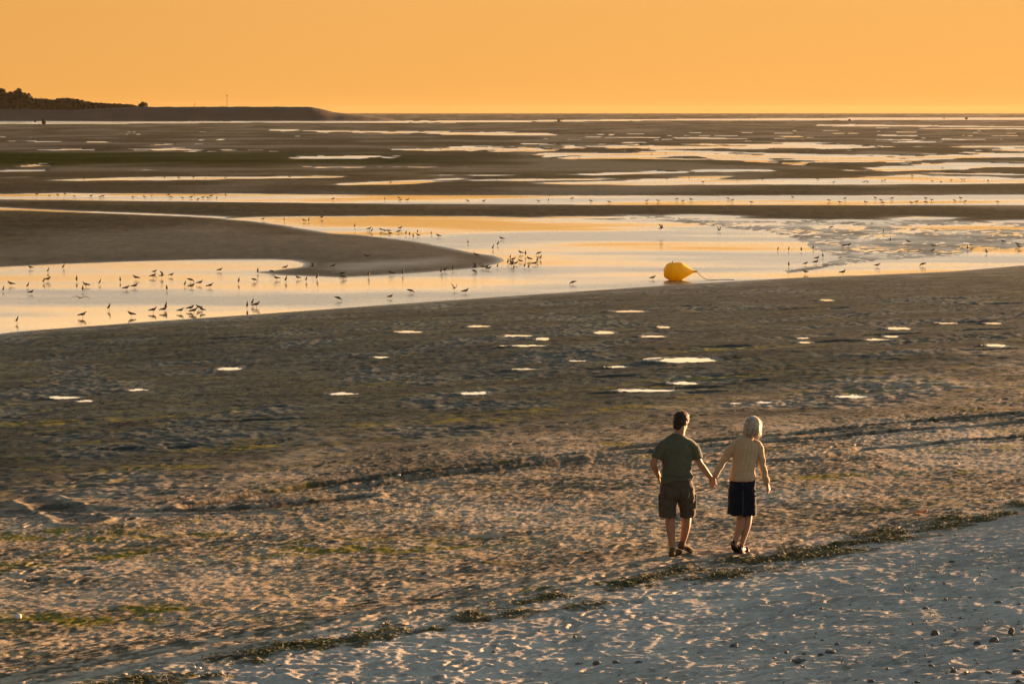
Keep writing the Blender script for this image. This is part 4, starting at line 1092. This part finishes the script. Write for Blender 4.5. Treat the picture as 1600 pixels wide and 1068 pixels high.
far += birds([(385, 441), (330, 420), (367, 433), (463, 449), (635, 426), (787, 441), (832, 449), (855, 433), (940, 449), (980, 431), (1003, 440), (1012, 451), (1050, 433), (1130, 451), (1153, 446), (1190, 432), (1192, 449), (1215, 439), (1310, 441), (1335, 431), (1355, 446), (1490, 447),
   (110, 349), (205, 346), (262, 363), (405, 353), (510, 351), (740, 351), (808, 364), (935, 362), (947, 362), (1008, 361), (1020, 356), (1217, 359), (1255, 363), (1297, 356), (1340, 353), (1352, 353), (1450, 359), (1315, 323), (1133, 336), (1260, 304),
   (35, 219), (50, 246), (107, 223), (140, 211), (185, 231), (235, 208), (275, 208), (325, 203), (375, 241), (565, 221), (640, 223), (670, 199), (780, 223), (805, 204), (955, 211), (985, 214), (1020, 211), (1100, 214)], 1000, 150, 8 / 3)
far += birds([(450, 471), (570, 473), (685, 476), (745, 479), (805, 476), (855, 472), (940, 479), (1208, 476), (352, 483)], 0, 100, 8 / 3)
ORD = ['first', 'second', 'third', 'fourth', 'fifth', 'sixth', 'seventh', 'eighth', 'ninth', 'tenth', 'eleventh', 'twelfth', 'thirteenth', 'fourteenth', 'fifteenth', 'sixteenth', 'seventeenth', 'eighteenth', 'nineteenth', 'twentieth']
def ordinal(i):
    if i in (29, 39): return {29: 'thirtieth', 39: 'fortieth'}[i]
    return ORD[i] if i < 20 else ['twenty', 'thirty', 'forty', 'fifty'][(i + 1) // 10 - 2] + ('-' + ORD[(i + 1) % 10 - 1] if (i + 1) % 10 else 'th')
def near_zone(u, v):
    edge = np.interp(u, [p[0] for p in S_EDGE_PX], [p[1] for p in S_EDGE_PX])
    if u < 480:
        if v < 352: return 'where the thin stream ends'
        if edge - v < 24: return 'along the near edge of the left pool'
        if v < 433 and u < 130: return 'against the far bank of the left pool'
        if v < 439 and u > 200 and u < 300: return 'in the left pool group'
        return 'in the left pool west of the sandbar' if u < 215 else 'in the left pool below the sandbar'
    if u < 560:
        if v < 352: return 'where the thin stream ends'
        return 'at the pool end below the sandbar' if v < 445 else 'along the near bank before the buoy'
    if u < 725 and v < 400: return 'on the far side of the sandbar'
    if u < 760 and v < 403: return 'on the far side of the sandbar'
    if u < 770 and v < 436: return 'lining the near side of the sandbar'
    if u < 870 and v < 430: return 'in the flock off the sandbar tip'
    if v > 436 and u < 1100: return 'along the near bank before the buoy'
    if u < 1320 and v < 424: return 'at the right end of the big pool'
    if v > 415: return 'on the wet strip right of the buoy'
    return 'on the wet rippled sand at right'
def far_zone(u, v):
    if v > 300: return 'along the straight strip, ' + ('left half' if u < 800 else 'right half')
    if v > 285.5 or (v > 270 and u > 440): return 'in streaks behind the straight strip'
    if v > 270: return 'in thin streaks behind the left sandbank'
    if u < 700: return 'in the far band left of the middle'
    if u < 1000: return 'in the far band near the middle'
    return 'in the far band at right'
POSE = {'L': ('side', 180, 'bird facing left'), 'R': ('side', 0, 'bird facing right'), 'B': ('alert', 80, 'bird standing upright'), 'F': ('feed', 0, 'bird feeding'), 'W': ('wings', 30, 'bird flapping')}
zones = {}
for (u, v, p) in near: zones.setdefault(('dark ', near_zone(u, v)), []).append((u, v, p))
for (u, v, p) in far: zones.setdefault(('tiny dark ', far_zone(u, v)), []).append((u, v, p))
for (adj, zn), lst in zones.items():
    lst.sort()
    for i, (u, v, p) in enumerate(lst):
        rr = random.Random(int(u * 13 + v * 7))
        pp = p if p != '?' else rr.choice('LRBRLF')
        ms, yaw, ph = POSE[pp]
        if adj != 'dark ': ph = 'bird'
        if p == 'F' and rr.random() < .5: yaw = 180
        x, y = at(u, v, 0.0); x = float(x); y = float(y)
        z = float(ground_z(x, y)[0])
        if z > .05:
            x, y, z = on_ground(u, v, True)
        g = bpy.data.objects.new('gull', GM[ms]); col.objects.link(g)
        g.location = (x, y, max(0.0, z))
        g.rotation_euler = (0, 0, math.radians(yaw + rr.uniform(-28, 28)))
        s = rr.uniform(.80, .98) * (1.0 if adj == 'dark ' else 1.1)
        g.scale = (s, s, s)
        tag(g, f'{adj}{ph}, {ordinal(i)} from the left {zn}', 'bird', 'gulls feeding on the tidal flats')
for (u, v, h, zn) in ((126.5, 486, 0, 'grey gull flying low over the left pool with wings spread'), (1033, 371, 0, 'dark gull in flight over the big pool, behind the yellow buoy')):
    x, y = at(u, v, 0); x = float(x); y = float(y)
    z = (v - (467 if u < 200 else 357)) / FPX * y
    g = bpy.data.objects.new('gull', GM['fly'] if u < 200 else GM['wings'].copy()); col.objects.link(g)
    g.location = (x, y, z - .2)
    g.rotation_euler = (0, 0, math.radians(80 if u < 200 else 20))
    g.scale = (1.05,) * 3
    tag(g, zn, 'bird', 'gulls feeding on the tidal flats')

# ------------------------------------------------------------------ headland, wood, marks out at sea
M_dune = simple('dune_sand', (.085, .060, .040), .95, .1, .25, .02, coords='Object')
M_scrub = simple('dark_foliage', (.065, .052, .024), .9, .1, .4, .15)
M_bark = simple('bark', (.06, .04, .025), .9, .1)
HY = 2560.0
def hxz(u, v, Y=HY): x, _, z = at_dist(u, v, Y); return x, z
prof = [(-420, 160), (-200, 163), (0, 170), (60, 171), (110, 172), (170, 169), (232, 167), (300, 166.8), (360, 166.6), (430, 166.6), (488, 167.2), (500, 169.5), (505, 170.8), (520, 174.8), (540, 177.4), (570, 180.4), (600, 184), (620, 188)]
us = np.linspace(-420, 620, 190)
tops = np.array([hxz(u, np.interp(u, [p[0] for p in prof], [p[1] for p in prof]) + .5 * perlin(np.array([u / 9]), np.array([.5]), 5)[0]) for u in us])
hv = []; hf = []
crs = np.linspace(0, 1, 14)
for i, (tx, tz) in enumerate(tops):
    for k, c in enumerate(crs):
        Yp = HY - 130 * (1 - c) * (1 - .35 * (i / len(us)))
        f_ = smooth(0, 1, c) * (.75 + .25 * c)
        zz = -.6 + (tz + .6) * f_ + .35 * perlin(np.array([i / 5.0]), np.array([k / 2.0]), 7)[0] * f_ * (1 - f_) * 4
        hv.append((tx * Yp / HY, Yp, zz))
    hv.append((tx * 1.05, HY + 160, max(tz - 4, -.6)))
m_ = len(crs) + 1
for i in range(len(us) - 1):
    for k in range(m_ - 1):
        hf.append((i * m_ + k, (i + 1) * m_ + k, (i + 1) * m_ + k + 1, i * m_ + k + 1))
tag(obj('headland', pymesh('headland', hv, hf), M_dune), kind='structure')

def crown_mesh(name, blobs, leaf, n, seed):
    """Uneven crown of many leaf clumps around limbs; blobs = (x, y, z, r)."""
    r = np.random.default_rng(seed)
    V = []; F = []
    for (cx, cy, cz, rad) in blobs:
        S = Shape(); S.ell((cx, cy, cz), (rad * .80, rad * .80, rad * .66), seg=10)
        b = len(V)
        for p in S.v:
            k = 1 + .22 * r.normal()
            V.append((cx + (p[0] - cx) * k, cy + (p[1] - cy) * k, cz + (p[2] - cz) * k))
        F += [tuple(i + b for i in f) for f in S.f]
        for _ in range(n):
            d = r.normal(0, 1, 3); d /= np.linalg.norm(d)
            q = rad * r.uniform(.75, 1.12)
            c = np.array([cx, cy, cz]) + d * q * np.array([1, 1, .85])
            a = r.normal(0, 1, 3); a /= np.linalg.norm(a); e = np.cross(a, d + .01); e /= np.linalg.norm(e) + 1e-6
            l = leaf * r.uniform(.5, 1.3); b = len(V)
            V += [tuple(c - a * l), tuple(c + e * l * .6), tuple(c + a * l), tuple(c - e * l * .6)]
            F.append((b, b + 1, b + 2, b + 3))
    return pymesh(name, V, F, False)
def far_tree(u0, u1, vtop, vbase, label, seed, kind):
    Y = HY + 25
    x0, z0 = hxz(u0, vbase, Y); x1, zt = hxz(u1, vtop, Y)
    H = zt - z0; W = x1 - x0
    t = empty('pine_tree' if kind == 'pine' else 'bushy_tree', ((x0 + x1) / 2, Y, z0))
    tag(t, label, 'tree', 'trees on the wooded headland')
    S = Shape(); S.loft([(0, 0, -2, .55, .55), (0, 0, H * .4, .42, .42), (.4, 0, H * .75, .22, .22)], seg=8, sub=3)
    for a in range(4):
        S.loft([(0, 0, H * .45, .2, .2), (W * .28 * math.cos(a * 1.7), 3 * math.sin(a * 1.7), H * .72, .08, .08)], seg=6, sub=2)
    obj('trunk', S.mesh('trunk'), M_bark, t)
    r = random.Random(seed); bl = []
    for k in range(9):
        a = r.uniform(0, 6.28); q = r.uniform(0, .34)
        bl.append((W * q * math.cos(a) * 1.05, W * q * math.sin(a), H * (r.uniform(.45, .86) if kind == 'bush' else r.uniform(.62, .86)), W * r.uniform(.17, .26)))
    bl.append((0, 0, H * .88, W * .24)); 
    if kind == 'bush': bl += [(-W * .2, -2, H * .35, W * .28), (W * .2, -2, H * .32, W * .28)]
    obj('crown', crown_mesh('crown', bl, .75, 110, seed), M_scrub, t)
far_tree(-6, 10, 136.5, 170, 'round-headed tree at the far left edge of the wooded headland', 1, 'pine')
far_tree(22, 38, 137.0, 170, 'tallest round-headed tree standing above the headland wood, right of the edge tree', 2, 'pine')
far_tree(9, 24, 142.5, 170, 'lower tree between the two tallest on the headland', 3, 'bush')
far_tree(35, 43, 143.5, 170, 'narrow tree on the right shoulder of the headland wood', 4, 'bush')
far_tree(41, 49, 144.5, 170, 'small pointed tree where the headland wood drops off', 5, 'bush')
far_tree(215, 231, 161.5, 169, 'lone bush at the right tip of the headland scrub', 6, 'bush')
far_tree(-24, -4, 139, 170, 'broad tree cut by the left border of the view', 8, 'bush')
r_ = random.Random(3)
bl = []
hp_ = [(-420, 150), (-60, 146), (0, 145), (20, 145), (40, 147), (47, 150), (51, 153.5), (60, 153.6), (75, 154.6), (85, 155.6), (92, 153.0), (112, 153.4), (120, 155), (140, 159), (150, 160.5), (170, 161.4), (205, 162.8), (214, 166)]
u = -420.0
while u < 214:
    vt = np.interp(u, [p[0] for p in hp_], [p[1] for p in hp_])
    vb = np.interp(u, [-420, 0, 110, 170, 214], [172, 170, 172, 169, 167.4])
    for lay in range(6):
        rad = (r_.uniform(1.5, 2.9) if u > 120 else r_.uniform(2.2, 4.4)) * (1 if lay == 0 else 1.25)
        vv = vt + (vb + 1.5 - vt) * lay / 5
        Yq = HY + 26 - 18 * lay / 5 + r_.uniform(-6, 6)
        x, z = hxz(u + r_.uniform(-1.5, 1.5), vv, Yq)
        bl.append((x, Yq, z - rad * .8 + r_.uniform(-.6, .5), rad))
    u += 1.6 if u > -60 else 3
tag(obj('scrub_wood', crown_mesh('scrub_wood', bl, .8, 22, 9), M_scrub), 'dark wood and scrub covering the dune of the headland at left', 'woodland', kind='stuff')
M_pole = simple('weathered_steel', (.13, .10, .08), .7, .3)
def marker(u, vb, vt, Y, label, build, nm, cat):
    x, zb_ = hxz(u, vb, Y); _, zt = hxz(u, vt, Y)
    o = empty(nm, (x, Y, zb_)); tag(o, label, cat)
    build(o, zt - zb_)
    return o
def b_mast(o, H):
    S = Shape(); S.loft([(0, 0, -1, .32, .32), (0, 0, H * .5, .26, .26), (0, 0, H, .2, .2)], seg=10, sub=2); obj('pole', S.mesh('pole'), M_pole, o)
    S = Shape(); S.loft([(-.9, 0, H, .35, .35), (.9, 0, H, .35, .35)], seg=8, sub=2, ref=(0, 1, 0)); obj('lamp_head', S.mesh('lamp_head'), M_pole, o)
    S = Shape(); S.loft([(0, 0, -.2, .7, .7), (0, 0, .6, .6, .6)], seg=10, sub=2); obj('base', S.mesh('base'), M_pole, o)
marker(355, 167, 149, HY, 'thin tall mast on the bare dune of the headland', b_mast, 'mast', 'mast')
def b_post(o, H):
    S = Shape(); S.loft([(0, 0, -.5, .3, .3), (0, 0, H, .22, .22)], seg=8, sub=2); obj('post', S.mesh('post'), M_pole, o)
    S = Shape(); S.ell((0, 0, H), (.55, .4, .45), seg=10); obj('top_mark', S.mesh('top_mark'), M_pole, o)
marker(304, 167, 162.6, HY, 'short post on the dune left of the tall mast', b_post, 'post', 'post')
M_navy = simple('dark_paint', (.03, .024, .018), .95, .05)
def b_nav(o, H):
    S = Shape(); S.loft([(0, 0, -.4, 1.5, 1.5), (0, 0, .25 * H, 1.75, 1.75)], seg=16, sub=2); obj('hull', S.mesh('hull'), M_navy, o)
    S = Shape(); S.loft([(0, 0, .25 * H, 1.5, 1.5), (0, 0, .48 * H, .75, .75), (0, 0, .78 * H, .45, .45)], seg=12, sub=3); obj('tower', S.mesh('tower'), M_navy, o)
    S = Shape(); S.loft([(0, 0, .76 * H, .5, .5), (0, 0, .86 * H, .8, .8), (0, 0, .92 * H, .6, .6), (0, 0, H, .1, .1)], seg=10, sub=2); obj('lantern', S.mesh('lantern'), M_navy, o)
marker(68.5, 193.2, 184.6, 1850, 'dark navigation buoy with lantern tower on the far channel at left', b_nav, 'navigation_buoy', 'buoy')
def b_float(o, H):
    S = Shape(); S.ell((0, 0, H * .4), (H * .75, H * .75, H * .5), seg=12); obj('float', S.mesh('float'), M_navy, o)
    S = Shape(); S.loft([(0, 0, H * .7, .18, .18), (0, 0, H * 1.1, .14, .14)], seg=8, sub=2); obj('top_mark', S.mesh('top_mark'), M_navy, o)
marker(54.8, 190.8, 188.4, 2100, 'small dark float left of the navigation buoy on the far channel', b_float, 'mooring_float', 'buoy')
for u, v, h, lb in ((873, 189.5, 3.0, 'dark float on the far channel above the middle of the view'), (1327.5, 189, 3.0, 'dark float on the far channel, second from the right'), (1510, 186.4, 3.2, 'rightmost dark float on the far channel'), (1286, 184.5, 1.8, 'smallest dark float on the far channel, right of the middle'), (1475, 185.5, 1.8, 'tiny dark float just left of the rightmost one')):
    marker(u, v, v - h, 2250, lb, b_float, 'mooring_float', 'buoy')

# ------------------------------------------------------------------ stones and finds on the beach
M_stone = simple('grey_flint', (.10, .095, .088), .8, .3, .4, 30, .3, 60)
M_stone_p = simple('pale_flint', (.42, .37, .31), .8, .3, .25, 30, .3, 60)
M_chalk = simple('white_chalk', (.68, .62, .55), .9, .2, .12, 30, .3, 60)
def stone_mesh(seed, fl=.7):
    bm = bmesh.new(); bmesh.ops.create_icosphere(bm, subdivisions=3, radius=1)
    for v in bm.verts:
        n = mnoise.noise(v.co * 1.1 + Vector((seed * 3.7, 0, 0))) * .32 + mnoise.noise(v.co * 2.7 + Vector((0, seed * 1.9, 0))) * .13
        v.co *= 1 + n; v.co.z *= fl
    m = bpy.data.meshes.new('stone'); bm.to_mesh(m); bm.free()
    m.polygons.foreach_set('use_smooth', np.ones(len(m.polygons), bool))
    return m
SM = [stone_mesh(i, f) for i, f in enumerate((.62, .72, .55, .8, .66))]
STONES = [(1447, 950, 9, 0, 'dark domed stone on the upper beach, farthest back of the larger stones at right'), (1461, 991, 11, 3, 'upright grey stone with a sunlit right side'), (1580, 989, 9, 9, 'oval stone standing on its edge near the right border'),
 (1553, 1001, 13, 0, 'low dark stone in front of the oval upright stone'), (1527, 1005, 9, 3, 'small rounded stone left of the low dark stone'), (1590, 1016, 13, 2, 'flat dark stone at the right border below the oval one'), (1590, 1050, 16, 2, 'broad dark stone in the lower right corner'), (1592, 1064, 9, 1, 'blackish stone at the very bottom right'),
 (1308, 1006, 6, 0, 'small dark stone standing alone left of the upright grey stone'), (1298, 1018, 15, 2, 'long low stone at lower middle right'), (1283, 1022, 9, 1, 'jagged dark stone touching the long low stone'), (1256, 1019, 5, 1, 'tiny black stone above the large flat slab'), (1250, 1032, 20, 2, 'large flat slab half buried in the upper beach'), (1147, 1008, 12, 2, 'flat bluish stone by itself below the woman'),
 (1488, 878, 8, 0, 'grey stone by itself on the upper beach right of the seaweed line'), (963, 1034, 10, 1, 'rightmost bigger stone of the row at lower middle'), (933, 1036, 11, 1, 'second stone from the right in the lower middle row'), (905, 1035, 10, 2, 'third stone from the right in the lower middle row'), (998, 1033, 9, 2, 'stone at the right end of the lower middle row'), (772, 1018, 6, 0, 'small upright dark stone left of the lower middle row'),
 (1545, 1050, 10, 2, 'flat stone left of the broad corner stone'), (1490, 1048, 9, 1, 'knobbly stone near the bottom, below the upright grey stone'), (1594, 943, 8, 2, 'stone half buried at the right border above the oval one'), (1560, 941, 10, 2, 'low stone left of the one at the right border'), (1433, 1064, 7, 1, 'black stone at the bottom border below the knobbly one'), (1455, 1039, 7, 0, 'small stone between the slab and the corner stones'),
 (1362, 1064, 9, 0, 'dark stone at the bottom border right of the slab'), (1502, 965, 6, 1, 'small stone behind the oval upright stone')]
for i, (u, v, w, k, lb) in enumerate(STONES):
    x, y, z = on_ground(u, v)
    s = w * .62 * y / FPX
    k9 = k == 9
    o = bpy.data.objects.new('stone', SM[i % 5 if not k9 else 1]); col.objects.link(o)
    o.data = o.data if i % 3 else o.data
    if not o.data.materials: o.data.materials.append(M_stone)
    zs = {0: .85, 1: .8, 2: .55, 3: 1.35, 9: 1.9}[k]
    o.scale = (s, s * .8, s * zs); o.rotation_euler = (0, .25 if k9 else 0, random.uniform(-.4, .4))
    o.location = (x, y, z + s * zs * .22)
    tag(o, lb, 'stone', 'stones scattered on the upper beach')
for u, v, w, lb, mt in ((1495, 725, 8, 'pale round stone catching the sun right of the woman', M_stone_p), (311, 1045, 8, 'white chalk lump in the seaweed line at lower left, right one of two', M_chalk), (303, 1042, 5, 'smaller white chalk lump beside the other in the seaweed line', M_chalk), (28, 965, 11, 'pale chalk lump on the trodden sand at the left border', M_chalk), (1170, 739, 4, 'tiny white pebble just left of the woman in the tracks', M_chalk), (623, 744, 5, 'white scrap of shell on the tyre track at middle left', M_chalk)):
    x, y, z = on_ground(u, v); s = w * .55 * y / FPX
    m2 = SM[int(u) % 5].copy(); m2.materials.clear(); m2.materials.append(mt)
    o = obj('stone' if 'shell' not in lb else 'shell', m2, None, None, (x, y, z + s * .35)); o.scale = (s, s, s)
    tag(o, lb, 'shell' if 'shell' in lb else 'stone')
M_orange = simple('orange_plastic', (.65, .17, .02), .5, .4, .2)
x, y, z = on_ground(1437, 803)
fx_ = [(-.105, 0, .02, .004, .008), (-.07, .01, .030, .022, .010), (-.02, 0, .038, .028, .012), (.03, .012, .034, .030, .010), (.075, .0, .044, .022, .012), (.098, .004, .060, .010, .006)]
S = Shape(); S.loft(fx_, seg=12, sub=4, ref=(0, 1, 0))
om = S.mesh('orange_scrap')
for v in om.vertices: v.co += Vector((0, 0, .010 * mnoise.noise(v.co * 40)))
tag(obj('orange_scrap', om, M_orange, None, (x, y, z - .004)), 'crumpled orange plastic scrap lying on the sand above the seaweed line', 'litter')
M_stick = simple('driftwood', (.30, .22, .14), .9, .2)
for u, v, h, lean, lb in ((262, 1064, 12, .25, 'thin pale stick poking up from the sand below the seaweed line'),):
    x, y, z = on_ground(u, v); H = h * y / FPX
    S = Shape(); S.loft([(0, 0, -.03, .006, .006), (-.01, 0, H * .5, .005, .005), (-lean * H, 0, H, .003, .003)], seg=7, sub=3)
    S.loft([(-.005, 0, H * .4, .003, .003), (.02, 0, H * .65, .002, .002)], seg=6, sub=2)
    tag(obj('stick', S.mesh('stick'), M_stick, None, (x, y, z)), lb, 'stick')

# ------------------------------------------------------------------ seaweed, debris, shingle
M_weed = simple('dry_seaweed', (.105, .092, .030), .8, .2, .85, 9, coords='Object')
M_weed_b = simple('brown_debris', (.040, .032, .020), .85, .2, .6, 12, coords='Object')
def strips(px, py, pz, L, W, rg, name, mat, label, cat, lift=.5):
    n = len(px)
    a = rg.uniform(0, 2 * np.pi, n); c, s = np.cos(a), np.sin(a)
    l = L * rg.uniform(.4, 1.5, n); w = W * rg.uniform(.5, 1.4, n); up = l * rg.uniform(0, lift, n)
    k = rg.uniform(-.5, .5, n)
    P = np.stack([px, py, pz], 1)
    d = np.stack([c, s, np.zeros(n)], 1); q = np.stack([-s, c, rg.uniform(-.7, .7, n)], 1)
    a0 = P - d * (l * .5)[:, None]; a1 = P + q * (k * l * .4)[:, None] + np.array([0, 0, 1]) * up[:, None]; a2 = P + d * (l * .5)[:, None] + np.array([0, 0, 1]) * (up * rg.uniform(-.2, .8, n))[:, None]
    wq = q * w[:, None]
    V = np.stack([a0 - wq * .5, a0 + wq * .5, a1 - wq, a1 + wq, a2 - wq * .4, a2 + wq * .4], 1).reshape(-1, 3)
    i = np.arange(n) * 6
    F = np.concatenate([np.stack([i, i + 1, i + 3, i + 2], 1), np.stack([i + 2, i + 3, i + 5, i + 4], 1)])
    o = obj(name, npmesh(name, V, F, False), mat)
    tag(o, label, cat, kind='stuff')
rg = np.random.default_rng(11)
cand = []
N = 150000
tt = rg.uniform(0, seglen[-1], N); px0 = np.interp(tt, seglen, WRK[:, 0]); py0 = np.interp(tt, seglen, WRK[:, 1])
off = rg.normal(-.2, 1.0, N); hwp = np.interp(tt, seglen, WRK_W)
px = px0 + SN[0] * off * hwp; py = py0 + SN[1] * off * hwp
qq = np.abs(off)
cl = smooth(-.20, .45, fbm(px / 1.1, py / 1.1, 3, 181) + .06 + .25 * perlin(px / .3, py / .3, 185))
den = .33 * smooth(1.3, .3, qq + .32 * fbm(px / .35, py / .35, 2, 182) / np.maximum(hwp, .1)) * cl * np.clip(hwp / .75, .15, 1)
keep = (rg.uniform(0, 1, N) < den) & (py > 12)
px, py = px[keep], py[keep]
strips(px, py, ground_z(px, py) + rg.uniform(0, .015, len(px)), .075, .0065, rg, 'seaweed_wrack', M_weed, 'line of dark olive seaweed washed up along the beach', 'seaweed', .20)
N = 120000
ss = rg.uniform(-1.5, 34, N) ** 1.0; t0 = rg.uniform(-8, 40, N)
px = t0 * ST_[0] + (88.8 - D_WRACK + ss) * SN[0]; py = t0 * ST_[1] + (88.8 - D_WRACK + ss) * SN[1]
dn = smooth(-.1, .7, fbm(px / 1.6, py / .9, 3, 191)) * .55 + .04
keep = (rg.uniform(0, 1, N) < dn) & (py > 13) & (np.abs(px / py) < .27)
px, py = px[keep], py[keep]
strips(px, py, ground_z(px, py) + .003, .055, .006, rg, 'beach_debris', M_weed_b, 'scattered dark seaweed scraps and debris on the trodden sand', 'debris', .22)
# shingle on the upper beach
N = 18000
ss = rg.uniform(.8, 13, N); t0 = rg.uniform(-8, 26, N)
px = t0 * ST_[0] + (88.8 - D_WRACK - ss) * SN[0]; py = t0 * ST_[1] + (88.8 - D_WRACK - ss) * SN[1]
dn = smooth(1, 10, ss + 3 * fbm(px / 3, py / 3, 2, 201)) * .8 + .05
keep = (rg.uniform(0, 1, N) < dn) & (py > 11) & (np.abs(px / py) < .29)
px, py = px[keep], py[keep]; n = len(px)
bm = bmesh.new(); bmesh.ops.create_icosphere(bm, subdivisions=1, radius=1)
bm.verts.ensure_lookup_table(); bv = np.array([v.co[:] for v in bm.verts]); bf = np.array([[v.index for v in f.verts] for f in bm.faces]); bm.free()
r0 = rg.lognormal(math.log(.0085), .5, n).clip(.004, .032)
an = rg.uniform(0, 6.28, n)
W_ = bv[None] * (1 + .25 * rg.normal(size=(n, len(bv), 1))) * r0[:, None, None] * np.array([1, .75, .6])
X_ = W_[..., 0] * np.cos(an)[:, None] - W_[..., 1] * np.sin(an)[:, None]; Y_ = W_[..., 0] * np.sin(an)[:, None] + W_[..., 1] * np.cos(an)[:, None]
gzv = ground_z(px, py)
V = np.stack([X_ + px[:, None], Y_ + py[:, None], W_[..., 2] + (gzv + r0 * .25)[:, None]], -1).reshape(-1, 3)
F = (bf[None] + (np.arange(n) * len(bv))[:, None, None]).reshape(-1, 3)
M_peb = simple('mixed_pebbles', (.20, .175, .15), .8, .3, .8, 7, coords='Object')
tag(obj('shingle', npmesh('shingle', V, F), M_peb), 'small mixed pebbles strewn over the pale upper beach', 'pebbles', kind='stuff')

# ------------------------------------------------------------------ evening air
hm_ = bpy.data.materials.new('haze_air'); hm_.use_nodes = True
nt = hm_.node_tree; nt.nodes.clear()
ho_ = nt.nodes.new('ShaderNodeOutputMaterial'); pv = nt.nodes.new('ShaderNodeVolumePrincipled')
pv.inputs['Color'].default_value = (1.0, .78, .50, 1); pv.inputs['Density'].default_value = 4.5e-6; pv.inputs['Anisotropy'].default_value = .35
nt.links.new(pv.outputs[0], ho_.inputs['Volume'])
hx, hy0, hy1, hz0, hz1 = 95000, -300, 16500, -3.0, 44.0
hb = [(-hx, hy0, hz0), (hx, hy0, hz0), (hx, hy1, hz0), (-hx, hy1, hz0), (-hx, hy0, hz1), (hx, hy0, hz1), (hx, hy1, hz1), (-hx, hy1, hz1)]
tag(obj('haze', pymesh('haze', hb, [(0, 3, 2, 1), (4, 5, 6, 7), (0, 1, 5, 4), (1, 2, 6, 5), (2, 3, 7, 6), (3, 0, 4, 7)], False), hm_), kind='stuff')
